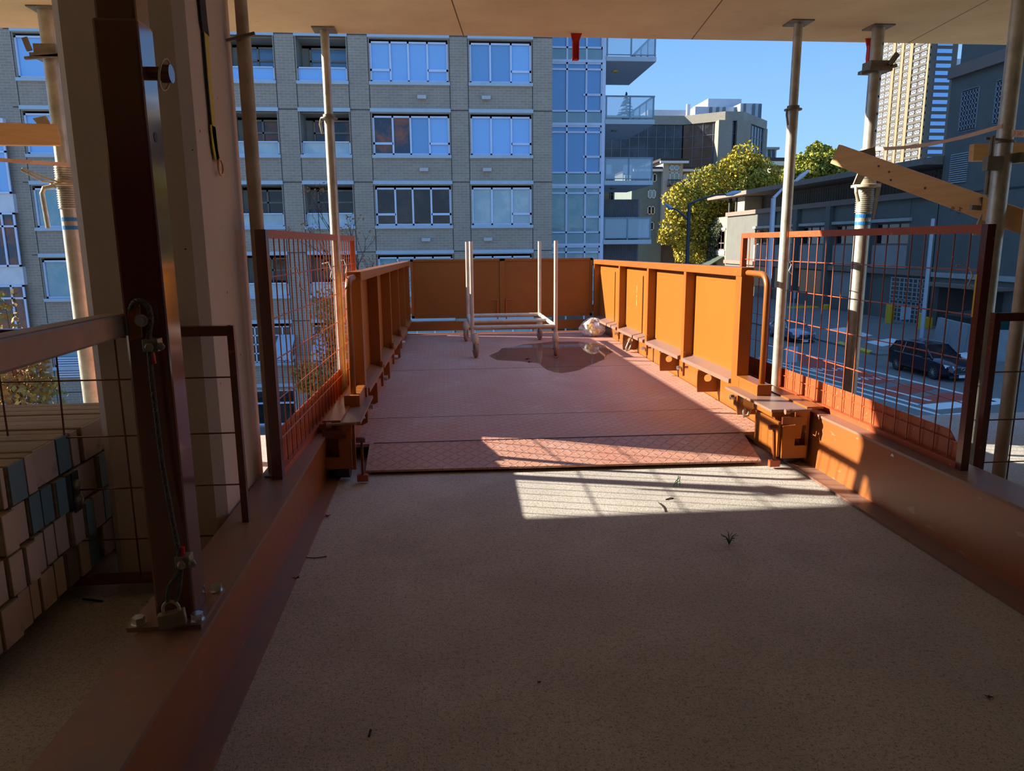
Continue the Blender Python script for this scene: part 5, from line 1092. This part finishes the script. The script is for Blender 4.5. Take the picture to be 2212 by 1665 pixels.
# distant small block
q = atY(1652, 318, 200); e_ = atY(1678, 318, 200)
t = thing('distant_block', 'tiny pale flat-roofed block beyond the office block', 'building', (q.x, 200, GZ)); m = MB(); m.box((q.x, 200, GZ), (e_.x, 210, q.z)); m.build('wall', mat('pale_distant_wall', (0.42, 0.46, 0.52), (0.36, 0.40, 0.46), 0.4, 0.8), t)
m = MB(); m.box((q.x - 0.4, 199.5, q.z - 0.6), (e_.x + 0.6, 210, q.z)); m.build('cornice', PARA, t)
for py in (325, 333, 341):
    for px in (1659, 1668): w_ = atY(px, py, 199.9); m = MB(); m.box((w_.x, 199.8, w_.z - 0.5), (w_.x + 0.8, 199.95, w_.z + 0.4)); m.build('window', GLD, t)

# ---- green apartments
YA = 126.0
ga = thing('green_apartments', 'sage green apartment house with a white gabled bay and dark eaves', 'building', (33, YA, GZ))
SAGE = mat('sage_siding', (0.16, 0.20, 0.18), (0.14, 0.175, 0.16), 1, 0.8); CREAM = mat('cream_siding', (0.40, 0.39, 0.38), (0.37, 0.36, 0.35), 1, 0.8); OLIV = mat('ochre_siding', (0.34, 0.28, 0.14), None, 1, 0.8); EAVE = mat('dark_eave', (0.05, 0.035, 0.04), None, 1, 0.7)
def ax(px, y=YA): return float(atY(px, 400, y)[0])
def az(py, px=1440, y=YA): return float(atY(px, py, y)[2])
m = MB(); m.box((ax(1365), YA, GZ), (ax(1432), YA + 14, az(366))); m.build('sage_wall', SAGE, ga)
m = MB(); m.box((ax(1428), YA - 1.0, az(528)), (ax(1470), YA + 14, az(350))); m.build('bay_wall', CREAM, ga)
m = MB(); m.box((ax(1470), YA, az(528)), (ax(1540), YA + 14, az(366))); m.build('ochre_wall', OLIV, ga)
m = MB(); m.box((ax(1365), YA + 0.3, GZ), (ax(1540), YA + 14, az(528))); m.build('brick_base', mat('dark_brick_base', (0.12, 0.09, 0.075), None, 2, 0.9), ga)
for a, b_, z_, yy in ((1365, 1432, 366, YA - 0.8), (1418, 1478, 350, YA - 2.0), (1470, 1541, 366, YA - 0.8)):
    m = MB(); m.box((ax(a), yy, az(z_)), (ax(b_), YA + 14, az(z_ - 5))); m.build('eave', EAVE, ga)
    m = MB(); m.box((ax(a), yy - 0.1, az(z_ + 5)), (ax(b_), yy + 0.3, az(z_))); m.build('fascia', WHITE, ga)
for px0, px1, py0, py1, yy, gm in [(1402, 1418, 375, 393, YA, GLD), (1400, 1417, 410, 428, YA, GLT), (1400, 1416, 445, 463, YA, GLD), (1398, 1415, 479, 497, YA, GLD), (1400, 1414, 526, 536, YA + 0.3, GLT), (1442, 1462, 374, 400, YA - 1, GLT), (1475, 1497, 375, 400, YA, GLB), (1441, 1462, 358, 369, YA - 1, GLB)]:
    window(ga, Vector((ax(px0), yy - 0.05, az(py1))), (1, 0, 0), (0, -1, 0), 0, ax(px1) - ax(px0), 0, az(py0) - az(py1), (0.5,), (), fw=0.14, fm=WHITE, gm=gm, d=0.0)
for px0, px1, yy in ((1437, 1465, YA - 1.5), (1472, 1499, YA - 0.5)):
    m = MB(); 
    for i in range(12): x = ax(px0) + (ax(px1) - ax(px0)) * i / 11; m.box((x - 0.03, yy, az(403)), (x + 0.03, yy + 0.05, az(390)))
    m.box((ax(px0), yy, az(391)), (ax(px1), yy + 0.06, az(389))); m.box((ax(px0), yy, az(404)), (ax(px1), yy + 0.5, az(402))); m.build('balcony_rail', BLACK, ga)
# gabled house behind trees
hx0, hx1 = float(atY(1655, 340, 125)[0]), float(atY(1722, 340, 125)[0]); hz = float(atY(1690, 342, 125)[2])
gh = thing('gabled_house', 'white gabled house with dark eave between the two tree crowns', 'building', (hx0, 125, GZ))
m = MB(); m.box((hx0 + 1.2, 125, GZ), (hx1, 127, hz - 0.6)); m.build('wall', CREAM, gh)
m = MB(); m.box((hx0, 123.8, hz - 0.6), (hx1 + 0.5, 127.5, hz)); m.build('eave', EAVE, gh); m = MB(); m.box((hx0, 123.7, hz - 1.3), (hx1 + 0.5, 123.9, hz - 0.6)); m.build('fascia', WHITE, gh)
window(gh, Vector((hx0 + 3.2, 124.9, hz - 4.2)), (1, 0, 0), (0, -1, 0), 0, 1.7, 0, 2.2, (0.5,), (), fw=0.14, fm=WHITE, gm=GLD, d=0)

# ---- trees
def leafmat(name, c1, c2, c3):
    m, nt, p = newmat(name, 0.7, 0, 0.2); co = _coord(nt)
    a = _mix(nt, _ramp(nt, _noise(nt, co, 0.35, 3), 0.4, 0.62), c1, c2); a = _mix(nt, _ramp(nt, _noise(nt, co, 2.5, 3), 0.5, 0.65), a, c3)
    nt.links.new(a, p.inputs['Base Color']); return m
BARK = mat('dark_bark', (0.06, 0.045, 0.035), (0.04, 0.03, 0.025), 5, 0.9)
def tree(name, label, base, blobs, nl, ls, lm, trunk_r=0.25, cat='tree', bare=False, group=None, seed=1, tlow=None):
    rnd = random.Random(seed); nr = np.random.RandomState(seed); base = Vector(base); t = thing(name, label, cat, base, group)
    m = MB(); cz = sum(b[2] for b in blobs) / len(blobs); top = Vector((sum(b[0] for b in blobs) / len(blobs), sum(b[1] for b in blobs) / len(blobs), cz))
    m.tube([base, base.lerp(top, 0.5) + V(0.1, 0, 0), top], [trunk_r, trunk_r * 0.75, trunk_r * 0.4], 8)
    for b in blobs: q = Vector(b[:3]); s_ = base.lerp(top, rnd.uniform(0.35, 0.7)); m.tube([s_, s_.lerp(q, 0.5) + V(0, 0, 0.3), q], [trunk_r * 0.45, trunk_r * 0.25, trunk_r * 0.1], 5)
    m.build('trunk', BARK, t)
    vols = np.array([b[3] * b[4] * b[5] for b in blobs]) ** 0.7; idx = nr.choice(len(blobs), nl, p=vols / vols.sum()); B_ = np.array(blobs)[idx]
    d_ = nr.normal(size=(nl, 3)); d_ /= np.linalg.norm(d_, axis=1)[:, None]; rad = nr.uniform(0.55 if not bare else 0.1, 1.0, nl) ** 0.7
    lump = 1 + 0.13 * np.sin(5 * d_[:, 0] + idx) + 0.13 * np.sin(6 * d_[:, 2] + 2 * idx)
    c_ = B_[:, :3] + d_ * B_[:, 3:6] * (rad * lump)[:, None]
    n_ = nr.normal(size=(nl, 3)) + d_ * 0.8; n_ /= np.linalg.norm(n_, axis=1)[:, None]; a_ = np.cross(n_, nr.normal(size=(nl, 3))); a_ /= np.linalg.norm(a_, axis=1)[:, None]; b2 = np.cross(n_, a_)
    sz = ls * nr.uniform(0.6, 1.3, nl)[:, None]
    q = np.stack([c_ - a_ * sz, c_ - b2 * sz * 0.6, c_ + a_ * sz, c_ + b2 * sz * 0.6], 1).reshape(-1, 3)
    fm = MB(); fm.v = [tuple(x) for x in q]; fm.f = [(4 * i, 4 * i + 1, 4 * i + 2, 4 * i + 3) for i in range(nl)]
    fm.build('foliage', lm, t); return t
YG1 = leafmat('yellow_green_leaves', (0.42, 0.33, 0.03), (0.20, 0.22, 0.035), (0.55, 0.42, 0.06)); YG2 = leafmat('olive_green_leaves', (0.34, 0.32, 0.04), (0.14, 0.19, 0.04), (0.48, 0.42, 0.06))
def bl(px, py, y, r, rz=None, ry=None): q = atY(px, py, y); return (q.x, q.y, q.z, r, ry or r, rz or r)
YTR = 116.0
g = atY(1560, 400, YTR)
KT = 1.55
tree('street_tree', 'large yellow-green autumn tree behind the street lamp', (g.x, YTR, GZ), [bl(px, py, YTR + dy * KT, r_ * KT, (rz_ or r_) * KT, r_) for px, py, dy, r_, rz_ in ((1560, 405, 0, 3.2, 0), (1600, 390, 1, 3.2, 0), (1640, 385, 2, 2.5, 2.2), (1470, 440, -1, 2.1, 0), (1500, 460, -1, 2.9, 0), (1545, 480, -1, 3.4, 0), (1460, 500, -2, 1.6, 0), (1590, 358, 1, 1.5, 0), (1630, 352, 1, 1.0, 0), (1480, 540, -2, 1.5, 0), (1530, 535, -1, 1.9, 0), (1575, 450, 0, 2.8, 0), (1440, 510, -2, .9, 0), (1662, 402, 2, 1.4, 0), (1625, 430, 1, 2, 0))], 24000, 0.27, YG1, 0.45, seed=3)
tree('street_tree', 'smaller olive-green tree showing above the long roof near the right posts', (float(atY(1770, 360, 121)[0]), 121, GZ), [bl(1770, 350, 121, 3.6, 2.6), bl(1740, 370, 121, 3.4, 2.2), bl(1805, 375, 121, 3.8, 2.0), bl(1765, 330, 121, 1.9), bl(1715, 385, 121, 2.6, 1.6), bl(1835, 385, 121, 2.0, 1.2)], 8000, 0.32, YG2, 0.35, seed=5)
IVY = leafmat('ivy_leaves', (0.06, 0.09, 0.04), (0.10, 0.12, 0.06), (0.25, 0.22, 0.15))
tree('climbing_ivy', 'dark ivy covering the sunlit end of the long grey building', (XD - 0.6, YD1 + 5, GZ), [(XD - 0.5, YD1 + 4.5, 2.5, 0.5, 1.9, 2.0), (XD - 0.5, YD1 + 5.0, -0.5, 0.5, 1.5, 2.5), (XD - 0.5, YD1 + 4.8, -3.5, 0.5, 1.5, 2.0), (XD - 0.4, YD1 + 2.8, 3.2, 0.4, 1.0, 1.4)], 3500, 0.16, IVY, 0.1, 'plant', seed=6)
OR = leafmat('orange_leaves', (0.42, 0.16, 0.04), (0.22, 0.12, 0.04), (0.50, 0.26, 0.06)); ORG = leafmat('orange_green_leaves', (0.36, 0.16, 0.04), (0.20, 0.20, 0.05), (0.45, 0.30, 0.06))
q = atY(50, 840, 22)
tree('street_tree', 'orange and green young tree at the left edge beneath the square rail', (q.x, 22, GZ), [bl(40, 800, 22, 0.8), bl(75, 835, 22, 0.7), bl(20, 850, 22, 0.8), bl(60, 870, 22, 0.9), bl(0, 700, 22, 0.5), bl(10, 650, 22, 0.3)], 1400, 0.10, ORG, 0.06, seed=8)
q = atY(720, 700, 24)
tree('street_tree', 'rust-leaved street tree seen through the far end of the left mesh fence', (q.x, 24, GZ), [bl(705, 680, 24, 0.55, 1.2), bl(720, 740, 24, 0.6, 1.0), bl(700, 800, 24, 0.6, 0.9), bl(725, 640, 24, 0.35, 0.8), bl(690, 840, 24, 0.7, 0.6)], 1500, 0.07, ORG, 0.07, bare=True, seed=9)
q = atY(665, 815, 23)
tree('street_tree', 'small tan-leaved bush low behind the left mesh fence', (q.x, 23, GZ), [bl(660, 810, 23, 0.45, 0.5), bl(665, 835, 23, 0.35)], 600, 0.07, ORG, 0.05, cat='bush', bare=True, seed=19)
q = atY(795, 550, 24)
def bare(name, label, base, top, seed, nl):
    rnd = random.Random(seed); t = thing(name, label, 'tree', base); m = MB(); tips = []
    def grow(p, d_, L, r, lv):
        q = p + d_ * L; m.cyl(p, q, r, 5, r * 0.7)
        if lv == 0: tips.append(q); return
        for i in range(3): nd = (d_ + Vector((rnd.uniform(-.6, .6), rnd.uniform(-.6, .6), rnd.uniform(-.1, .4)))).normalized(); grow(p + d_ * L * rnd.uniform(0.5, 1), nd, L * rnd.uniform(0.5, 0.7), r * 0.6, lv - 1)
    base = Vector(base); top = Vector(top); grow(base, (top - base).normalized(), (top - base).length * 0.60, 0.05, 5)
    m.build('branches', BARK, t); f_ = MB()
    for i in range(nl): p = rnd.choice(tips) + Vector((rnd.uniform(-.1, .1), rnd.uniform(-.1, .1), rnd.uniform(-.1, .1))); a = Vector((rnd.uniform(-1, 1), rnd.uniform(-1, 1), rnd.uniform(-1, 1))).normalized() * 0.05; b2 = a.cross(Vector((rnd.random(), rnd.random(), rnd.random()))).normalized() * 0.025; f_.quad(p - a, p - b2, p + a, p + b2)
    f_.build('foliage', leafmat('rust_leaves', (0.28, 0.12, 0.05), (0.35, 0.15, 0.06), (0.2, 0.08, 0.04)), t)
bare('sparse_tree', 'sparse tree with a few rusty leaves rising behind the platform\'s left panel', (q.x - 0.1, 24, GZ), (q.x, 24, float(atY(795, 485, 24)[2])), 4, 500)

# ---- street furniture
POLE = mat('blue_grey_pole', (0.55, 0.57, 0.62), (0.5, 0.52, 0.57), 2, 0.5); LAMPD = mat('dark_lamp_pole', (0.04, 0.055, 0.065), None, 2, 0.5)
def lamp(name, label, base, top, heads, m_, r):
    t = thing(name, label, 'street lamp', base); m = MB(); m.cyl(base, top, r, 10, r * 0.7); m.build('pole', m_, t)
    for hd in heads:
        h = Vector(hd); s_ = Vector(top) - V(0, 0, heads.index(hd) * 0.9); m = MB(); m.tube([s_, s_.lerp(h, 0.3) + V(0, 0, 0.10), s_.lerp(h, 0.7) + V(0, 0, 0.12), h], [r * 0.5, r * 0.4, r * 0.35, r * 0.3], 8); m.build('arm', m_, t)
        d_ = (h - s_).normalized(); m = MB(); m.tube([h - d_ * 0.1, h + d_ * 0.25, h + d_ * 0.75], [0.07, 0.13, 0.05], 8); m.build('lamp_head', m_ if m_ is POLE else SILL, t)
YL = 40.0; b_ = atY(1486, 560, YL); tp_ = atY(1489, 440, YL)
lamp('street_lamp', 'dark double-armed street lamp in front of the yellow-green tree', (tp_.x, YL, GZ), tuple(tp_), [tuple(atY(1572, 420, YL)), tuple(atY(1450, 450, YL + 2))], LAMPD, 0.13)
YL = 37.0; tp_ = atY(1671, 428, YL)
lamp('street_lamp', 'pale blue-grey street lamp pole behind the slim right shoring post', (tp_.x, YL, GZ), tuple(tp_), [tuple(atY(1722, 388, YL))], POLE, 0.17)
q = atZ(1990, 733, GZ); tp_ = atY(2012, 472, q.y)
m = MB(); m.cyl(q, (q.x, q.y, tp_.z), 0.16, 10, 0.13); tag(m.build('utility_pole', POLE, None, base=tuple(q)), 'tall plain blue-grey pole standing beyond the suv', 'pole')
def sign(px0, px1, py0, py1, yy, label):
    a, b2 = atY(px0, py0, yy), atY(px1, py1, yy); t = thing('road_sign', label, 'sign', ((a.x + b2.x) / 2, yy, GZ)); m = MB(); m.box((a.x, yy - 0.02, b2.z), (b2.x, yy, a.z)); m.build('sign_plate', mat('sign_back_grey', (0.36, 0.42, 0.48), None, 2, 0.5), t)
    m = MB(); m.cyl(((a.x + b2.x) / 2, yy + 0.04, GZ), ((a.x + b2.x) / 2, yy + 0.04, a.z), 0.04, 8); m.build('sign_post', POLE, t)
sign(1697, 1721, 749, 782, 33.5, 'grey sign back on a post by the red lane, left of the banded post'); sign(1946, 1966, 662, 690, 50.5, 'pale sign back on a thin post beyond the suv')
sign(1714, 1718, 628, 645, 58, 'tiny white notice on a post by the distant yellow kerb')
for px, py0, py1, lab in ((1987, 675, 714, 'yellow bollard just left of the barrier wall'), (1920, 656, 700, 'yellow block bollard at the gate\'s left edge'), (2050, 688, 714, 'short yellow bollard behind the barrier wall'), (1785, 657, 670, 'low yellow block at the distant kerb end')):
    base = atZ(px, py1, GZ); w = 0.17 if px > 1950 else 0.35; tp_ = atY(px, py0, base.y); m = MB(); m.lathe((base.x, base.y, 0), [(w, GZ), (w, tp_.z - 0.1), (w * 0.6, tp_.z)], 12); tag(m.build('bollard', YEL, None, base=tuple(base)), lab, 'bollard')
m = MB(); base = atZ(2003, 712, GZ); m.box((base.x - 0.3, base.y, GZ), (base.x + 0.4, base.y + 0.8, GZ + 1.0)); tag(m.build('yellow_block', YEL, None), 'yellow block beside the tall plain pole', 'bollard')
JB = concrete('patched_barrier_concrete', (0.36, 0.38, 0.38), (0.27, 0.28, 0.29), (0.2, 0.2, 0.2), 0.4)
pts = [(2024, 742), (2052, 752), (2092, 764), (2150, 779), (2225, 782)]
for i in range(4):
    a, b2 = atZ(*pts[i], GZ), atZ(*pts[i + 1], GZ); d_ = (b2 - a).normalized(); n_ = Vector((-d_.y, d_.x, 0))
    m = MB(); H = 1.9; m.prism([a + n_ * 0.3, a + n_ * 0.28 + V(0, 0, 0.3), a + n_ * 0.12 + V(0, 0, H), a - n_ * 0.12 + V(0, 0, H), a - n_ * 0.28 + V(0, 0, 0.3), a - n_ * 0.3], (b2 - a) * 0.985)
    tag(m.build('concrete_barrier', JB, None), 'patched concrete barrier, %s of the row from the suv side' % ORD[i], 'barrier', 'concrete barriers beyond the suv')
a = atX(2120, 690, 37.5); t = thing('dumpster', 'dark green dumpster behind the concrete barriers', 'dumpster', (37.5, a.y, GZ)); GDM = mat('dark_green_metal', (0.01, 0.07, 0.05), None, 2, 0.5)
m = MB(); m.prism([(36.5, a.y - 1.4, GZ), (38.5, a.y - 1.4, GZ), (38.5, a.y - 1.4, GZ + 2.2), (36.5, a.y - 1.4, GZ + 1.9)], (0, 3.6, 0)); m.build('bin', GDM, t)
m = MB(); m.prism([(36.3, a.y - 1.5, GZ + 1.9), (38.6, a.y - 1.5, GZ + 2.2), (38.6, a.y - 1.5, GZ + 2.3), (36.3, a.y - 1.5, GZ + 2.0)], (0, 3.8, 0)); m.build('lid', BLACK, t)

# ---- cars
def car(name, label, rear, front, L, W, H, body, suv=True, cat='car'):
    rear, front = Vector(rear), Vector(front); d_ = (front - rear); d_.z = 0; d_.normalize(); ang = math.atan2(d_.y, d_.x)
    # rear/front are near-side wheel contact points (car's right side); local x forward, y left
    wb = (front - rear).length; mid = (front + rear) / 2; n_ = Vector((-d_.y, d_.x, 0)); side = 1 if (n_.dot(Vector((0, 0, 0)) - mid) < 0) else -1
    c0 = mid + n_ * side * (W / 2 - 0.1); t = thing(name, label, cat, (c0.x, c0.y, GZ), rz=ang); Wm = WM[t.name]
    T = lambda x, y, z: Wm @ Vector((x, y, z))
    hl = L / 2; wx = (-wb / 2, wb / 2); f_ = 0.05
    # body loft: stations x, half width, z bottom, z shoulder, z deck
    if suv: st = [(-hl, .78, .42, .95, 1.0), (-hl + .1, .90, .32, 1.02, 1.12), (-1.4, .96, .25, 1.05, 1.13), (0, .965, .25, 1.03, 1.10), (1.0, .96, .25, 1.0, 1.10), (1.5, .95, .25, .97, 1.06), (2.05, .90, .25, .88, .98), (hl - .06, .78, .28, .72, .84), (hl, .66, .36, .60, .68)]
    else: st = [(-hl, .76, .42, .86, .90), (-hl + .12, .86, .30, .92, 1.02), (-1.4, .92, .22, .92, 1.0), (0, .92, .22, .88, .95), (1.0, .92, .22, .86, .94), (1.5, .90, .22, .82, .90), (2.05, .86, .22, .72, .80), (hl - .06, .76, .24, .60, .68), (hl, .62, .32, .50, .56)]
    rings = []
    for x, w, zb, zs, zd in st: rings.append([(x, -w, zb + .12), (x, -w * 1.0, zs - .18), (x, -w * .97, zs), (x, -w * .80, zd), (x, 0, zd + .03), (x, w * .80, zd), (x, w * .97, zs), (x, w, zs - .18), (x, w, zb + .12), (x, w * .85, zb), (x, -w * .85, zb)])
    vs = [T(*p) for r_ in rings for p in r_]; k = 11; fs = []
    for i in range(len(rings) - 1): fs += [(i * k + j, i * k + (j + 1) % k, (i + 1) * k + (j + 1) % k, (i + 1) * k + j) for j in range(k)]
    fs += [tuple(range(k)), tuple(range((len(rings) - 1) * k, len(rings) * k))]
    bo = MB().add(vs, fs).build('body', body, t, smooth='auto')
    zt = H; zb = 1.06 if suv else 0.92
    gx = [(-hl + .12, .80, zb), (-hl + .45, .72, zt - .08), (-0.6, .74, zt), (0.35, .72, zt - .03), (1.25, .82, zb)] if suv else [(-hl + .75, .74, zb), (-1.2, .62, zt - .07), (-0.3, .64, zt), (0.25, .63, zt - .03), (1.2, .80, zb - .02)]
    # glass house: lower ring and roof
    low = [(gx[0][0], gx[0][1]), (gx[-1][0], gx[-1][1])]
    def gh_(sc, zoff, name_, m_):
        a0, a4 = gx[0][0], gx[-1][0]
        B4 = [(a0, -.86 * sc, zb), (a4, -.86 * sc, zb), (a4, .86 * sc, zb), (a0, .86 * sc, zb)]; tp = [(gx[1][0], -.66 * sc, gx[1][2]), (gx[2][0], -.69 * sc, gx[2][2]), (gx[3][0], -.66 * sc, gx[3][2]), (gx[3][0], .66 * sc, gx[3][2]), (gx[2][0], .69 * sc, gx[2][2]), (gx[1][0], .66 * sc, gx[1][2])]
        v_ = [T(*p) for p in B4 + tp]; return MB().add(v_, [(0, 1, 6, 5, 4), (1, 2, 7, 6), (2, 3, 9, 8, 7), (3, 0, 4, 9), (4, 5, 8, 9), (5, 6, 7, 8)]).build(name_, m_, t)
    gh_(1.0, 0, 'window_glass', GLD)
    r_ = MB(); tp = [(gx[1][0], .67, gx[1][2]), (gx[2][0], .70, gx[2][2]), (gx[3][0], .67, gx[3][2])]
    r_.add([T(x, -y, z + .012) for x, y, z in tp] + [T(x, y, z + .012) for x, y, z in tp] + [T(x, -y - .01, z - .06) for x, y, z in tp] + [T(x, y + .01, z - .06) for x, y, z in tp], [(0, 1, 4, 3), (1, 2, 5, 4), (0, 6, 7, 1), (1, 7, 8, 2), (3, 4, 10, 9), (4, 5, 11, 10), (0, 3, 9, 6), (2, 8, 11, 5)]); r_.build('roof', body, t)
    p_ = MB()
    for s_ in (-1, 1):
        for (xa, ya, za), (xb, yb, zb2) in ((((gx[-1][0]), .86, zb), (gx[3][0], .67, gx[3][2])), ((gx[0][0], .86, zb), (gx[1][0], .67, gx[1][2])), ((-0.15, .87, zb), (-0.2, .70, zt - .02)), ((-1.15, .87, zb), (-1.1, .69, zt - .05))): p_.bar(T(xa, ya * s_, za), T(xb, yb * s_, zb2), 0.06, 0.06)
    p_.build('pillars', body, t)
    if suv:
        for s_ in (-1, 1): q = MB(); q.cyl(T(-1.6, .62 * s_, zt + .03), T(0.2, .62 * s_, zt + .04), 0.02, 6); q.build('roof_rail', CHROME, t)
        q = MB(); q.bar(T(-1.9, .875, zb + .02), T(1.1, .885, zb + .0), .02, .03); q.bar(T(-1.9, -.875, zb + .02), T(1.1, -.885, zb + .0), .02, .03); q.build('window_trim', CHROME, t)
    wr = .37 if suv else .33
    for x in wx:
        for s_ in (-1, 1):
            q = MB(); a_ = T(x, s_ * (W / 2 - .26), wr); b2 = T(x, s_ * (W / 2 - .02), wr); q.cyl(a_, b2, wr, 24); w_ = q.build('wheel', BLACK, t)
            q = MB(); ax_ = (b2 - a_).normalized(); q.cyl(b2, b2 + ax_ * .01, wr * .25, 12)
            for j in range(10): an = j * math.pi / 5; u_ = T(x + math.cos(an) * wr * .68, s_ * (W / 2 - .012), wr + math.sin(an) * wr * .68); q.bar(b2 + ax_ * .005, u_, .035, .02)
            q.build('rim', CHROME, w_)
    zl = .80 if suv else .66
    for s_ in (-1, 1):
        q = MB(); q.prism([T(hl - .30, s_ * .84, zl - .05), T(hl - .02, s_ * .52, zl - .08), T(hl - .04, s_ * .52, zl + .03), T(hl - .34, s_ * .86, zl + .08)], (0, 0, .01)); q.add([T(hl - .22, s_ * .86, zl - .08), T(hl + .01, s_ * .50, zl - .10), T(hl + .0, s_ * .50, zl + .02), T(hl - .26, s_ * .87, zl + .08)], [(0, 1, 2, 3)]); q.build('headlight', WHITE, t)
        q = MB(); q.obox(T(.75, s_ * .92, zb + .02), T(.75, s_ * 1.10, zb + .02) - T(.75, s_ * .92, zb + .02), T(.9, s_ * .92, zb) - T(.75, s_ * .92, zb), (0, 0, .14)); q.build('door_mirror', body, t)
    q = MB(); q.obox(T(hl - .03, -.5, zl - .38), T(hl + .02, -.5, zl - .38) - T(hl - .03, -.5, zl - .38), T(hl - .03, .5, zl) - T(hl - .03, -.5, zl), (0, 0, .33)); gr_ = q.build('grille', BLACK, t)
    q = MB(); q.tube([T(hl + .025, y, z) for y, z in ((-.5, zl - .38), (.5, zl - .38), (.55, zl - .2), (.42, zl - .03), (-.42, zl - .03), (-.55, zl - .2))], .014, 6, True); q.tube([T(hl + .03, .10 * math.cos(a), zl - .12 + .07 * math.sin(a)) for a in np.linspace(0, 6.28, 17)[:-1]], .012, 6, True); q.build('grille_surround', CHROME, gr_)
    q = MB(); q.obox(T(hl + .02, -.2, zl - .58), T(hl + .04, -.2, 0) - T(hl + .02, -.2, 0), T(hl + .02, .2, 0) - T(hl + .02, -.2, 0), (0, 0, .15)); q.build('number_plate', WHITE, t)
    q = MB(); q.obox(T(hl - .05, -.7, zl - .60), T(hl + .0, -.7, 0) - T(hl - .05, -.7, 0), T(hl, .7, 0) - T(hl, -.7, 0), (0, 0, .12)); q.build('lower_intake', BLACK, t)
    return t
cb1, n1, pb1 = newmat('dark_purple_car_paint', 0.18, 0.3, 0.8); pb1.inputs['Base Color'].default_value = (0.020, 0.014, 0.028, 1)
cb2, n2, pb2 = newmat('silver_blue_car_paint', 0.22, 0.5, 0.8); pb2.inputs['Base Color'].default_value = (0.22, 0.26, 0.33, 1)
car('suv', 'dark purple-black suv driving along the street beyond the right mesh fence', atZ(1938, 799, GZ), atZ(2016, 819, GZ), 4.95, 1.93, 1.73, cb1, True)
car('sedan', 'silver sedan partly hidden behind the slim right shoring post', atZ(1667, 727, GZ), atZ(1704, 738, GZ), 4.88, 1.84, 1.45, cb2, False)
